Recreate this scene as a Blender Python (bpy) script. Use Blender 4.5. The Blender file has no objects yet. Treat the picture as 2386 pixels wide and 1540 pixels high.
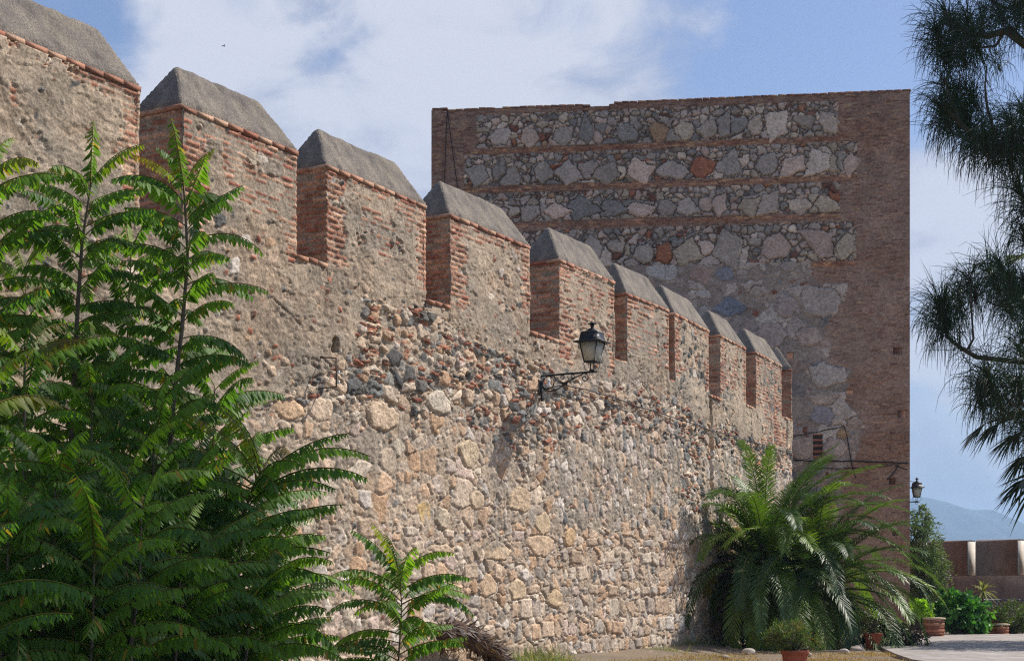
import bpy, math, random
import numpy as np
from mathutils import Vector, Matrix

random.seed(7)
R = np.random.default_rng(11)
SC = bpy.context.scene
COL = SC.collection

# ------------------------------------------------------------------ camera, light, exposure
EYE = 1.6
FD, CX, YH = 3579.0, 1193.0, 1370.0          # focal length, centre column and horizon row in reading pixels
cam_d = bpy.data.cameras.new("camera")
cam = bpy.data.objects.new("camera", cam_d)
COL.objects.link(cam)
cam.location = (0, 0, EYE)
cam.rotation_euler = (math.radians(90), 0, 0)
cam_d.sensor_width = 36
cam_d.lens = 54.0
cam_d.shift_y = 0.2515
cam_d.clip_start = 0.1
cam_d.clip_end = 30000
SC.camera = cam

SUN = Vector((0.6226, 0.2558, 0.739)).normalized()
sun_d = bpy.data.lights.new("sun", 'SUN')
sun_d.energy = 5.0
sun_d.angle = math.radians(0.5)
sun_d.color = (1.0, 0.945, 0.87)
sun = bpy.data.objects.new("sun", sun_d)
COL.objects.link(sun)
sun.rotation_euler = (-SUN).to_track_quat('-Z', 'Y').to_euler()
EXPOSURE = 0.20
SKY_STRENGTH = 0.105

SC.view_settings.view_transform = 'Standard'
SC.view_settings.look = 'None'
SC.view_settings.gamma = 1
SC.view_settings.exposure = EXPOSURE
SC.cycles.max_bounces = 8
SC.cycles.use_denoising = False
SC.cycles.filter_width = 1.2
SC.cycles.diffuse_bounces = 3
SC.cycles.volume_bounces = 1
SC.cycles.transparent_max_bounces = 8
SC.cycles.caustics_reflective = False
SC.cycles.caustics_refractive = False


def lin(r, g, b):
    return tuple(((c / 255.0) / 12.92 if c / 255.0 <= 0.04045 else ((c / 255.0 + 0.055) / 1.055) ** 2.4) for c in (r, g, b))


class NT:
    """small node-tree writer"""
    def __init__(self, tree):
        self.t = tree
        tree.nodes.clear()

    def n(self, kind, inp=None, **kw):
        nd = self.t.nodes.new(kind)
        for k, v in kw.items():
            setattr(nd, k, v)
        for k, v in (inp or {}).items():
            if isinstance(v, bpy.types.NodeSocket):
                self.t.links.new(v, nd.inputs[k])
            else:
                s = nd.inputs[k]
                if s.type == 'RGBA' and len(v) == 3:
                    v = (*v, 1)
                s.default_value = v
        return nd

    def math(self, op, a, b=None, c=None, clamp=False):
        inp = {0: a}
        if b is not None:
            inp[1] = b
        if c is not None:
            inp[2] = c
        return self.n('ShaderNodeMath', inp, operation=op, use_clamp=clamp).outputs[0]

    def vmath(self, op, a, b=None):
        inp = {0: a}
        if b is not None:
            inp[1] = b
        return self.n('ShaderNodeVectorMath', inp, operation=op)

    def mix(self, fac, a, b, blend='MIX'):
        nd = self.n('ShaderNodeMix', None, data_type='RGBA', blend_type=blend)
        for idx, v in ((0, fac), (6, a), (7, b)):
            if isinstance(v, bpy.types.NodeSocket):
                self.t.links.new(v, nd.inputs[idx])
            elif idx == 0:
                nd.inputs[0].default_value = v
            else:
                nd.inputs[idx].default_value = (*v[:3], 1)
        return nd.outputs[2]

    def ramp(self, fac, lo, hi, a=0.0, b=1.0):
        return self.n('ShaderNodeMapRange', {0: fac, 1: lo, 2: hi, 3: a, 4: b}, interpolation_type='SMOOTHSTEP').outputs[0]


def dirv(px, py):
    return Vector(((px - CX) / FD, 1.0, (YH - py) / FD)).normalized()


def build_world():
    w = bpy.data.worlds.new("World")
    SC.world = w
    w.use_nodes = True
    T = NT(w.node_tree)
    out = T.n('ShaderNodeOutputWorld')
    sky = T.n('ShaderNodeTexSky', sky_type='NISHITA', sun_disc=False)
    sky.sun_elevation = math.radians(47.7)
    sky.sun_rotation = math.radians(67.7)
    sky.air_density = 1.0
    sky.dust_density = 1.3
    sky.ozone_density = 1.5
    d = T.n('ShaderNodeTexCoord').outputs['Generated']
    # soft stretched cloud noise on the direction of view
    mp = T.n('ShaderNodeMapping', {'Vector': d, 'Rotation': (0.0, 0.45, 0.0), 'Scale': (4.6, 5.0, 9.0)}).outputs[0]
    n1 = T.n('ShaderNodeTexNoise', {'Vector': mp, 'Scale': 1.0, 'Detail': 7.0, 'Roughness': 0.5, 'Distortion': 0.3}).outputs[0]
    mp2 = T.n('ShaderNodeMapping', {'Vector': d, 'Location': (3.1, 0.4, 1.2), 'Rotation': (0.0, 0.3, 0.0), 'Scale': (11, 11, 17)}).outputs[0]
    n2 = T.n('ShaderNodeTexNoise', {'Vector': mp2, 'Scale': 1.0, 'Detail': 6.0, 'Roughness': 0.55, 'Distortion': 0.5}).outputs[0]
    # banks of cloud: where they hang in the sky (direction, angular size, weight)
    cover = None
    for px, py, r, wt in ((620, 230, 0.13, 0.34), (1000, 90, 0.11, 0.30), (1330, 60, 0.07, 0.16), (330, 60, 0.05, 0.16),
                          (150, 350, 0.10, 0.2), (1500, 230, 0.10, 0.22), (2230, 520, 0.085, 0.75), (2330, 900, 0.07, 0.35), (1150, 300, 0.11, 0.22),
                          (170, 30, 0.05, -0.5), (820, 70, 0.035, -0.2), (300, 140, 0.03, -0.24), (1850, 60, 0.16, -0.18), (1330, 150, 0.04, -0.14), (560, 20, 0.02, -0.14)):
        dv = dirv(px, py)
        dist = T.vmath('DISTANCE', d, tuple(dv)).outputs['Value']
        m = T.ramp(dist, 0.0, r * 1.6, wt * 0.85, 0.0)
        cover = m if cover is None else T.math('ADD', cover, m)
    s = T.math('ADD', T.math('MULTIPLY', T.math('SUBTRACT', n1, 0.5), 1.7), T.math('MULTIPLY', T.math('SUBTRACT', n2, 0.5), 0.9))
    s = T.math('ADD', s, cover)
    mask = T.ramp(s, 0.02, 0.40)
    z = T.n('ShaderNodeSeparateXYZ', {0: d}).outputs[2]
    hor = T.ramp(z, 0.02, 0.22, 0.95, 0.0)          # veil towards the horizon
    mask = T.math('MAXIMUM', T.math('MULTIPLY', mask, 0.92), hor)
    c1 = T.n('ShaderNodeMix', None, data_type='RGBA')
    shade = T.ramp(T.math('ADD', n2, T.math('MULTIPLY', s, 0.35)), 0.35, 0.72)
    cl = T.mix(shade, CLOUD_LO, CLOUD_HI)
    skyc = T.n('ShaderNodeVectorMath', {0: sky.outputs[0], 'Scale': SKY_STRENGTH}, operation='SCALE').outputs[0]
    skyc = T.mix(1.0, skyc, SKY_TINT, 'MULTIPLY')
    col = T.mix(mask, skyc, cl)
    bg = T.n('ShaderNodeBackground', {0: col, 1: 1.0})
    T.t.links.new(bg.outputs[0], out.inputs[0])


CLOUD_LO = (0.40, 0.43, 0.54)
CLOUD_HI = (0.65, 0.66, 0.735)
SKY_TINT = (0.95, 0.97, 1.12)
build_world()

# ------------------------------------------------------------------ scene tree helpers
def tag(o, label=None, cat=None, group=None, kind=None):
    if label: o["label"] = label
    if cat: o["category"] = cat
    if group: o["group"] = group
    if kind: o["kind"] = kind
    return o


def empty(name, loc=(0, 0, 0), rz=0.0):
    o = bpy.data.objects.new(name, None)
    o.location = loc
    o.rotation_euler = (0, 0, rz)
    COL.objects.link(o)
    return o


def link_mesh(name, me, mat, parent=None, smooth=False):
    me.materials.append(mat)
    if smooth:
        me.polygons.foreach_set("use_smooth", np.ones(len(me.polygons), dtype=bool))
    o = bpy.data.objects.new(name, me)
    COL.objects.link(o)
    if parent is not None:
        o.parent = parent
    return o


def np_mesh(name, V, quads=None, tris=None, cols=None, mat=None, parent=None, smooth=True):
    V = np.ascontiguousarray(V, dtype=np.float32).reshape(-1, 3)
    me = bpy.data.meshes.new(name)
    q = np.zeros((0, 4), np.int32) if quads is None else np.asarray(quads, np.int32).reshape(-1, 4)
    t = np.zeros((0, 3), np.int32) if tris is None else np.asarray(tris, np.int32).reshape(-1, 3)
    me.vertices.add(len(V))
    me.vertices.foreach_set("co", V.ravel())
    nl = len(q) * 4 + len(t) * 3
    me.loops.add(nl)
    me.loops.foreach_set("vertex_index", np.concatenate([q.ravel(), t.ravel()]))
    me.polygons.add(len(q) + len(t))
    st = np.concatenate([np.arange(len(q)) * 4, len(q) * 4 + np.arange(len(t)) * 3])
    me.polygons.foreach_set("loop_start", st.astype(np.int32))
    me.update(calc_edges=True)
    me.validate()
    if cols is not None:
        a = me.color_attributes.new("Col", 'FLOAT_COLOR', 'POINT')
        c = np.ones((len(V), 4), np.float32)
        c[:, :3] = cols
        a.data.foreach_set("color", c.ravel())
    return link_mesh(name, me, mat, parent, smooth)


class MB:
    """collects simple solids into one mesh"""
    def __init__(self):
        self.v, self.q, self.t, self.c, self.n = [], [], [], [], 0

    def add(self, V, q=None, t=None, c=None):
        V = np.asarray(V, float).reshape(-1, 3)
        if q is not None and len(q): self.q.append(np.asarray(q).reshape(-1, 4) + self.n)
        if t is not None and len(t): self.t.append(np.asarray(t).reshape(-1, 3) + self.n)
        self.v.append(V)
        self.c.append(np.tile(np.asarray(c if c is not None else (1, 1, 1), float)[:3], (len(V), 1)) if c is None or np.ndim(c) == 1 else np.asarray(c))
        self.n += len(V)

    def box(self, c, s, rz=0.0, col=None, jit=0.0, M=None):
        x, y, z = [v / 2 for v in s]
        V = np.array([[a, b, d] for d in (-z, z) for b in (-y, y) for a in (-x, x)], float)
        if jit: V += R.uniform(-jit, jit, V.shape)
        if M is not None:
            V = V @ np.asarray(M).T
        elif rz:
            ca, sa = math.cos(rz), math.sin(rz)
            V = V @ np.array([[ca, sa, 0], [-sa, ca, 0], [0, 0, 1]])
        V += np.asarray(c)
        self.add(V, [[0, 2, 3, 1], [4, 5, 7, 6], [0, 1, 5, 4], [2, 6, 7, 3], [0, 4, 6, 2], [1, 3, 7, 5]], c=col)

    def tube(self, pts, r, seg=6, col=None, cap=True):
        pts = np.asarray(pts, float)
        n = len(pts)
        r = np.broadcast_to(np.asarray(r, float), (n,))
        T = np.gradient(pts, axis=0)
        T /= np.linalg.norm(T, axis=1)[:, None] + 1e-12
        up = np.array([0, 0, 1.0]) if abs(T[0][2]) < 0.9 else np.array([1.0, 0, 0])
        A = np.zeros_like(T); prev = np.cross(T[0], up)
        for i in range(n):
            a = prev - T[i] * np.dot(prev, T[i])
            a /= np.linalg.norm(a) + 1e-12
            A[i] = a; prev = a
        B = np.cross(T, A)
        th = np.linspace(0, 2 * math.pi, seg, endpoint=False)
        V = pts[:, None, :] + r[:, None, None] * (A[:, None, :] * np.cos(th)[None, :, None] + B[:, None, :] * np.sin(th)[None, :, None])
        V = V.reshape(-1, 3)
        q = []
        for i in range(n - 1):
            for k in range(seg):
                k2 = (k + 1) % seg
                q.append([i * seg + k, i * seg + k2, (i + 1) * seg + k2, (i + 1) * seg + k])
        t = []
        if cap:
            for base in (0, (n - 1) * seg):
                for k in range(1, seg - 1):
                    t.append([base, base + k, base + k + 1])
        self.add(V, q, t, col)

    def lathe(self, prof, c=(0, 0, 0), seg=16, col=None, rot=0.0):
        prof = np.asarray(prof, float)
        th = np.linspace(0, 2 * math.pi, seg, endpoint=False) + rot
        V = np.stack([prof[:, None, 0] * np.cos(th), prof[:, None, 0] * np.sin(th), np.repeat(prof[:, None, 1], seg, 1)], -1).reshape(-1, 3) + np.asarray(c)
        q = []
        for i in range(len(prof) - 1):
            for k in range(seg):
                k2 = (k + 1) % seg
                q.append([i * seg + k, i * seg + k2, (i + 1) * seg + k2, (i + 1) * seg + k])
        self.add(V, q, None, col)

    def build(self, name, mat, parent=None, smooth=False):
        V = np.concatenate(self.v)
        return np_mesh(name, V, np.concatenate(self.q) if self.q else None, np.concatenate(self.t) if self.t else None,
                       np.concatenate(self.c), mat, parent, smooth)


def P(px, py, Y):
    """world point seen at reading pixel px, py when it stands at depth Y"""
    return np.array([(px - CX) / FD * Y, Y, EYE + (YH - py) / FD * Y])


def G(px, py):
    return P(px, py, FD * EYE / (py - YH))


# ------------------------------------------------------------------ materials
def new_mat(name):
    m = bpy.data.materials.new(name)
    m.use_nodes = True
    T = NT(m.node_tree)
    out = T.n('ShaderNodeOutputMaterial')
    return m, T, out


def mat_masonry(name, noise_scale=30.0, bump=0.5, var=0.35, rough=0.93, dist=0.012):
    m, T, out = new_mat(name)
    co = T.n('ShaderNodeTexCoord').outputs['Object']
    a = T.n('ShaderNodeAttribute', attribute_name="Col").outputs[0]
    n1 = T.n('ShaderNodeTexNoise', {'Vector': co, 'Scale': noise_scale, 'Detail': 5.0, 'Roughness': 0.65}).outputs[0]
    n2 = T.n('ShaderNodeTexNoise', {'Vector': co, 'Scale': noise_scale * 0.08, 'Detail': 5.0, 'Roughness': 0.6}).outputs[0]
    f = T.math('MULTIPLY', T.ramp(n1, 0.3, 0.7, 1 - var, 1 + var), T.ramp(n2, 0.3, 0.7, 0.88, 1.12))
    c = T.n('ShaderNodeVectorMath', {0: a, 'Scale': f}, operation='SCALE').outputs[0]
    b = T.n('ShaderNodeBump', {'Height': n1, 'Strength': bump, 'Distance': dist})
    bs = T.n('ShaderNodeBsdfPrincipled', {'Base Color': c, 'Roughness': rough, 'Normal': b.outputs[0], 'Specular IOR Level': 0.2})
    T.t.links.new(bs.outputs[0], out.inputs[0])
    return m


def mat_plain(name, col, rough=0.6, metal=0.0, var=0.2, scale=8.0, bump=0.2, spec=0.4, attr=False):
    m, T, out = new_mat(name)
    co = T.n('ShaderNodeTexCoord').outputs['Object']
    n1 = T.n('ShaderNodeTexNoise', {'Vector': co, 'Scale': scale, 'Detail': 6.0, 'Roughness': 0.6}).outputs[0]
    f = T.ramp(n1, 0.3, 0.7, 1 - var, 1 + var)
    base = T.n('ShaderNodeAttribute', attribute_name="Col").outputs[0] if attr else tuple(col)
    c = T.n('ShaderNodeVectorMath', {0: base, 'Scale': f}, operation='SCALE').outputs[0]
    b = T.n('ShaderNodeBump', {'Height': n1, 'Strength': bump, 'Distance': 0.01})
    bs = T.n('ShaderNodeBsdfPrincipled', {'Base Color': c, 'Roughness': rough, 'Metallic': metal, 'Normal': b.outputs[0], 'Specular IOR Level': spec})
    T.t.links.new(bs.outputs[0], out.inputs[0])
    return m


def mat_leaf(name, rough=0.45, trans=0.4, spec=0.4, tint=(1.15, 1.25, 0.5)):
    m, T, out = new_mat(name)
    a = T.n('ShaderNodeAttribute', attribute_name="Col").outputs[0]
    bs = T.n('ShaderNodeBsdfPrincipled', {'Base Color': a, 'Roughness': rough, 'Specular IOR Level': spec})
    tc = T.mix(1.0, a, tint, 'MULTIPLY')
    tc = T.n('ShaderNodeVectorMath', {0: tc, 'Scale': 1.6}, operation='SCALE').outputs[0]
    tr = T.n('ShaderNodeBsdfTranslucent', {'Color': tc})
    mx = T.n('ShaderNodeMixShader', {0: trans, 1: bs.outputs[0], 2: tr.outputs[0]})
    T.t.links.new(mx.outputs[0], out.inputs[0])
    return m


M_WALL = mat_masonry("wall_masonry", 26.0, 1.0, 0.38)
M_TOWER = mat_masonry("tower_masonry", 14.0, 0.8, 0.22, dist=0.015)
M_BRICK = mat_masonry("brick_pieces", 40.0, 0.6, 0.3)
M_IRON = mat_plain("black_iron", (0.018, 0.019, 0.022), 0.45, 0.3, 0.3, 20, 0.15, 0.5)
M_RUST = mat_plain("rusty_iron", (0.06, 0.032, 0.022), 0.8, 0.1, 0.4, 30, 0.4)
M_CABLE = mat_plain("cable_rubber", (0.02, 0.019, 0.02), 0.7)
M_LEAF = mat_leaf("ailanthus_leaf", 0.5, 0.45, 0.3)
M_PALM = mat_leaf("palm_leaflet", 0.38, 0.25, 0.5)
M_BUSH = mat_leaf("shrub_leaf", 0.5, 0.3)
M_NEEDLE = mat_leaf("pine_needle", 0.5, 0.15, 0.3)
M_BARK = mat_plain("bark", (0.10, 0.075, 0.055), 0.9, 0, 0.4, 14, 0.7, attr=False)
M_STEM = mat_plain("green_brown_stem", (0.13, 0.10, 0.07), 0.7, 0, 0.3, 20, 0.3)
M_TERRA = mat_plain("terracotta", lin(168, 92, 66), 0.85, 0, 0.2, 6, 0.3)


def mat_cap():
    m, T, out = new_mat("lichened_mortar")
    co = T.n('ShaderNodeTexCoord').outputs['Object']
    n1 = T.n('ShaderNodeTexNoise', {'Vector': co, 'Scale': 2.2, 'Detail': 8.0, 'Roughness': 0.65}).outputs[0]
    n2 = T.n('ShaderNodeTexNoise', {'Vector': co, 'Scale': 38.0, 'Detail': 4.0, 'Roughness': 0.7}).outputs[0]
    v = T.n('ShaderNodeTexVoronoi', {'Vector': co, 'Scale': 34.0}).outputs['Distance']
    c = T.mix(T.ramp(n1, 0.35, 0.68), lin(126, 118, 110), lin(160, 149, 134))
    c = T.mix(T.ramp(n2, 0.35, 0.62, 0.7, 0), c, lin(82, 78, 75))
    c = T.mix(T.ramp(v, 0.0, 0.22, 0.8, 0.0), c, lin(176, 168, 152))
    n3 = T.n('ShaderNodeTexNoise', {'Vector': co, 'Scale': 1.1, 'Detail': 3.0}).outputs[0]
    c = T.mix(T.ramp(n3, 0.5, 0.75, 0, 0.4), c, lin(134, 126, 106))
    mp = T.n('ShaderNodeMapping', {'Vector': co, 'Scale': (3.5, 3.5, .7)}).outputs[0]
    n4 = T.n('ShaderNodeTexNoise', {'Vector': mp, 'Scale': 1.0, 'Detail': 6.0, 'Roughness': .65}).outputs[0]
    c = T.mix(T.ramp(n4, 0.50, 0.68, 0, 0.6), c, lin(74, 70, 66))
    v5 = T.n('ShaderNodeTexVoronoi', {'Vector': co, 'Scale': 9.0}).outputs['Distance']
    c = T.mix(T.ramp(v5, 0.0, 0.2, 0.35, 0.0), c, lin(170, 160, 128))
    b = T.n('ShaderNodeBump', {'Height': T.math('ADD', n2, T.math('MULTIPLY', v, -0.8)), 'Strength': 0.8, 'Distance': 0.02})
    bs = T.n('ShaderNodeBsdfPrincipled', {'Base Color': c, 'Roughness': 0.95, 'Normal': b.outputs[0], 'Specular IOR Level': 0.15})
    T.t.links.new(bs.outputs[0], out.inputs[0])
    return m


M_CAP = mat_cap()

# ------------------------------------------------------------------ relief fields (real displaced stonework)
def vnoise(shape, cell, seed, octaves=4, rough=0.55):
    """value noise in -1..1 over a grid, cell = (cells per feature along u, along v)"""
    rg = np.random.default_rng(seed)
    out = np.zeros(shape); amp, tot = 1.0, 0.0
    cu, cv = cell
    for _ in range(octaves):
        nu, nv = int(shape[0] / cu) + 3, int(shape[1] / cv) + 3
        g = rg.uniform(-1, 1, (nu, nv))
        x = np.arange(shape[0]) / cu; y = np.arange(shape[1]) / cv
        xi, yi = x.astype(int), y.astype(int)
        fx, fy = x - xi, y - yi
        fx, fy = fx * fx * (3 - 2 * fx), fy * fy * (3 - 2 * fy)
        a = g[xi][:, yi] * (1 - fx)[:, None] + g[xi + 1][:, yi] * fx[:, None]
        b = g[xi][:, yi + 1] * (1 - fx)[:, None] + g[xi + 1][:, yi + 1] * fx[:, None]
        out += amp * (a * (1 - fy) + b * fy)
        tot += amp; amp *= rough
        cu, cv = max(cu / 2, 1.0), max(cv / 2, 1.0)
    return out / tot * 1.6


class Field:
    def __init__(s, u0, u1, v0, v1, du, dv, seed, warp=0.018):
        s.u0, s.v0, s.du, s.dv = u0, v0, du, dv
        s.nu = int(round((u1 - u0) / du)) + 1
        s.nv = int(round((v1 - v0) / dv)) + 1
        s.u = u0 + np.arange(s.nu) * du
        s.v = v0 + np.arange(s.nv) * dv
        sh = (s.nu, s.nv)
        s.U, s.V = np.meshgrid(s.u, s.v, indexing='ij')
        s.Uw = s.U + warp * vnoise(sh, (0.16 / du, 0.16 / dv), seed + 1, 3)
        s.Vw = s.V + warp * vnoise(sh, (0.16 / du, 0.16 / dv), seed + 2, 3)
        s.N1 = vnoise(sh, (0.12 / du, 0.12 / dv), seed + 3, 3, 0.7)      # fine
        s.N2 = vnoise(sh, (0.9 / du, 0.9 / dv), seed + 4, 5, 0.55)       # broad
        s.S = np.full(sh, -0.3)                                         # stone surface
        s.SC = np.zeros(sh + (3,))
        s.occ = np.zeros(sh, bool)
        s.GR = np.zeros(sh)
        s.fine = 0.0028
        s.N0 = vnoise(sh, (2.2, 2.2), seed + 5, 2, 0.8)
        s.rg = np.random.default_rng(seed)

    def win(s, cu, cv, ru, rv):
        i0 = max(0, int((cu - ru - s.u0) / s.du)); i1 = min(s.nu, int((cu + ru - s.u0) / s.du) + 2)
        j0 = max(0, int((cv - rv - s.v0) / s.dv)); j1 = min(s.nv, int((cv + rv - s.v0) / s.dv) + 2)
        return i0, i1, j0, j1

    def stone(s, cu, cv, a, b, prot, col, sides=7, rot=None, bevel=0.03, over=0.12, rect=False, gap=0.0, tilt=0.3, cn=0.16):
        rg = s.rg
        m = 1.25 * math.hypot(a, b) + 0.03 if not rect else 1.1 * max(a, b) + 0.03
        i0, i1, j0, j1 = s.win(cu, cv, m, m if not rect else b * 1.3 + 0.03)
        if i1 - i0 < 2 or j1 - j0 < 2: return False
        x = s.Uw[i0:i1, j0:j1] - cu; y = s.Vw[i0:i1, j0:j1] - cv
        r = rg.uniform(-0.25, 0.25) if rot is None else rot
        c, sn = math.cos(r), math.sin(r)
        X = (x * c + y * sn) / a; Y = (-x * sn + y * c) / b
        if rect:
            k = rg.uniform(-0.12, 0.12, 2)
            sd = np.maximum(np.abs(X + k[0] * Y) - 1, np.abs(Y + k[1] * X) - 1)
        else:
            th0 = rg.uniform(0, 6.28)
            sd = np.full(X.shape, -9.0)
            for k in range(sides):
                th = th0 + (k + rg.uniform(-0.3, 0.3)) * 2 * math.pi / sides
                sd = np.maximum(sd, X * math.cos(th) + Y * math.sin(th) - rg.uniform(0.72, 1.0))
        sd = sd * min(a, b)
        mask = sd < 0
        n = mask.sum()
        if n < 2: return False
        oc = s.occ[i0:i1, j0:j1]
        if (oc & mask).sum() > over * n: return False
        t = np.clip(-sd / bevel, 0, 1)
        h = prot * (t * (2 - t)) ** 0.8 + prot * tilt * (rg.uniform(-1, 1) * X + rg.uniform(-1, 1) * Y) * 0.5 + 0.011 * s.N1[i0:i1, j0:j1] * min(1, prot * 30)
        w = mask & (~oc)
        gr = s.GR[i0:i1, j0:j1]
        np.maximum(gr, np.exp(-(sd / 0.022) ** 2) * (sd > -0.01) * rg.uniform(0.3, 1), out=gr)
        s.S[i0:i1, j0:j1][w] = h[w]
        cc = np.asarray(col)[None, :] * (1 + cn * s.N1[i0:i1, j0:j1][w] + cn * 0.7 * s.N2[i0:i1, j0:j1][w])[:, None]
        s.SC[i0:i1, j0:j1][w] = np.clip(cc, 0.005, 0.9)
        if gap:
            oc |= sd < gap
        else:
            oc |= mask
        return True

    def fitted(s, region, gu, gv, prob, prot, pals, seed, gap=0.008, bevel=0.03, tilt=0.35, cn=0.16, flush=0.0):
        """closely fitted angular stones: jittered cells over a region, only some of them filled"""
        rg = np.random.default_rng(seed)
        X = (s.Uw - s.u0) / gu + 2; Y = (s.Vw - s.v0) / gv + 2
        nx, ny = int(X.max()) + 5, int(Y.max()) + 5
        jx, jy = rg.uniform(.05, .95, (nx, ny)), rg.uniform(.05, .95, (nx, ny))
        wt = rg.uniform(-.16, .16, (nx, ny)); hs = rg.random((nx, ny, 6))
        xi, yi = X.astype(int), Y.astype(int)
        F1 = np.full(X.shape, 9.0); F2 = F1.copy(); cx = xi.copy(); cy = yi.copy()
        for a in (-1, 0, 1):
            for b in (-1, 0, 1):
                px, py = xi + a, yi + b
                dx, dy = np.abs(X - px - jx[px, py]), np.abs(Y - py - jy[px, py])
                d = 0.62 * np.sqrt(dx * dx + dy * dy) + 0.38 * np.maximum(dx, dy) - wt[px, py]
                c1 = d < F1
                F2 = np.where(c1, F1, np.minimum(F2, d))
                F1 = np.where(c1, d, F1); cx = np.where(c1, px, cx); cy = np.where(c1, py, cy)
        m = min(gu, gv)
        e = (F2 - F1) * 0.5 * m - gap
        h = hs[cx, cy]
        rx, ry = X - cx - jx[cx, cy], Y - cy - jy[cx, cy]
        mask = (e > 0) & region & (h[..., 0] < prob) & (~s.occ)
        t = np.clip(e / bevel, 0, 1)
        pr = prot[0] + (prot[1] - prot[0]) * h[..., 1]
        H = pr * (t * (2 - t)) ** .8 + pr * tilt * ((h[..., 2] - .5) * 2 * rx + (h[..., 3] - .5) * 2 * ry) + 0.010 * s.N1
        P_ = np.concatenate([np.repeat(p, k, 0) for p, k in pals])
        C = P_[(h[..., 4] * len(P_)).astype(int)] * (0.82 + 0.34 * h[..., 5])[..., None] * (1 + cn * s.N1 + cn * .6 * s.N2)[..., None]
        s.S[mask] = H[mask]; s.SC[mask] = np.clip(C[mask], .005, .9)
        full = region & (h[..., 0] < prob) & (e > -gap) & (~s.occ)
        s.GR = np.maximum(s.GR, np.where(full, np.exp(-(e / 0.02) ** 2) * h[..., 2], 0))
        s.occ |= full

    def bricks(s, region, bl, ch, joint, prot, pal, seed=1, miss=0.05, jit=0.5, occupy=True, pr_var=0.4):
        """vectorised brick courses over a region mask"""
        rg = np.random.default_rng(seed)
        vv = (s.Vw * 0.35 + s.V * 0.65 - s.v0) / ch
        row = np.floor(vv).astype(int)
        nrow = row.max() + 2
        off = rg.uniform(0, 1, nrow + 2) * jit + 0.5 * (np.arange(nrow + 2) % 2)
        uu = (s.Uw * 0.5 + s.U * 0.5 - s.u0) / bl + off[row]
        colm = np.floor(uu).astype(int)
        ncol = colm.max() + 3
        hs = rg.random((nrow + 2, ncol + 2, 5))
        hh = hs[row, colm]
        fu, fv = (uu - colm - 0.5) * bl, (vv - row - 0.5) * ch
        hl = bl / 2 - joint * (0.5 + hh[..., 0] * 0.5)
        hb = ch / 2 - joint * (0.5 + hh[..., 1] * 0.4)
        sd = np.maximum(np.abs(fu) - hl, np.abs(fv) - hb)
        mask = (sd < 0) & region & (hh[..., 2] > miss) & (~s.occ)
        t = np.clip(-sd / (0.35 * ch), 0, 1)
        h = prot * (1 - pr_var + pr_var * 2 * hh[..., 3]) * (0.45 + 0.55 * t) + 0.004 * s.N1
        pal = np.asarray(pal)
        pc = pal[(hh[..., 4] * len(pal)).astype(int) % len(pal)]
        pc = pc * (0.85 + 0.3 * hh[..., 0])[..., None] * (1 + 0.15 * s.N1)[..., None]
        s.S[mask] = h[mask]
        s.SC[mask] = pc[mask]
        if occupy: s.occ |= region

    def finish(s, mortar_h, mortar_c):
        """stones against the mortar or plaster that laps over them"""
        mortar_h = mortar_h - s.GR * 0.040 * np.clip(0.45 + 0.9 * s.N2, 0, 1.2)
        H = np.maximum(s.S, mortar_h)
        st = s.S > mortar_h
        H = H + np.where(st, 0.0045, s.fine) * s.N0
        soft = np.clip((s.S - mortar_h) / 0.006, 0, 1)[..., None]
        C = np.where(st[..., None], s.SC * soft + mortar_c * (1 - soft), mortar_c)
        C = C * (1 + 0.17 * s.N0)[..., None]
        s.H, s.C = H, np.clip(C, 0.004, 0.9)


def grid_patch(Ug, Vg, Hg, Cg, pos, skirt=0.12, bottom=True):
    """relief patch with a turned-back rim -> V, quads, cols"""
    if skirt:
        Ug, Vg, Hg = (np.pad(a, 1, mode='edge') for a in (Ug, Vg, Hg))
        Cg = np.pad(Cg, ((1, 1), (1, 1), (0, 0)), mode='edge')
        for sl in (np.s_[0, :], np.s_[-1, :], np.s_[:, 0], np.s_[:, -1]):
            Hg[sl] = -skirt
        if not bottom:
            Ug, Vg, Hg, Cg = Ug[:, 1:], Vg[:, 1:], Hg[:, 1:], Cg[:, 1:]
    V = pos(Ug, Vg, Hg).reshape(-1, 3)
    nu, nv = Ug.shape
    idx = np.arange(nu * nv).reshape(nu, nv)
    q = np.stack([idx[:-1, :-1], idx[1:, :-1], idx[1:, 1:], idx[:-1, 1:]], -1).reshape(-1, 4)
    return V, q, Cg.reshape(-1, 3)


# palettes (albedo, linear)
def pal(*cs, k=1.0):
    return np.array([lin(*c) for c in cs]) * k


TAN = pal((186, 164, 142), (194, 176, 156), (180, 158, 136), (188, 160, 134), (172, 154, 134), (198, 184, 166), (180, 150, 122), (166, 150, 132), (192, 170, 148))
PALE = pal((202, 190, 176), (192, 178, 164), (206, 194, 180), (184, 168, 152), (176, 164, 150), (196, 174, 158))
DARK = pal((92, 94, 98), (78, 80, 84), (108, 108, 110), (98, 102, 104), (120, 118, 114), (84, 82, 84), (66, 68, 72), (100, 94, 90))
REDB = pal((176, 102, 76), (160, 90, 68), (188, 112, 84), (150, 84, 66), (180, 122, 96), (142, 88, 72))
MERB = pal((184, 116, 88), (172, 108, 82), (194, 128, 98), (160, 100, 78), (186, 134, 106), (176, 98, 74), (200, 150, 122))
def desat(p, k):
    g = p.mean(1, keepdims=True)
    return p * (1 - k) + g * k


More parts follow.
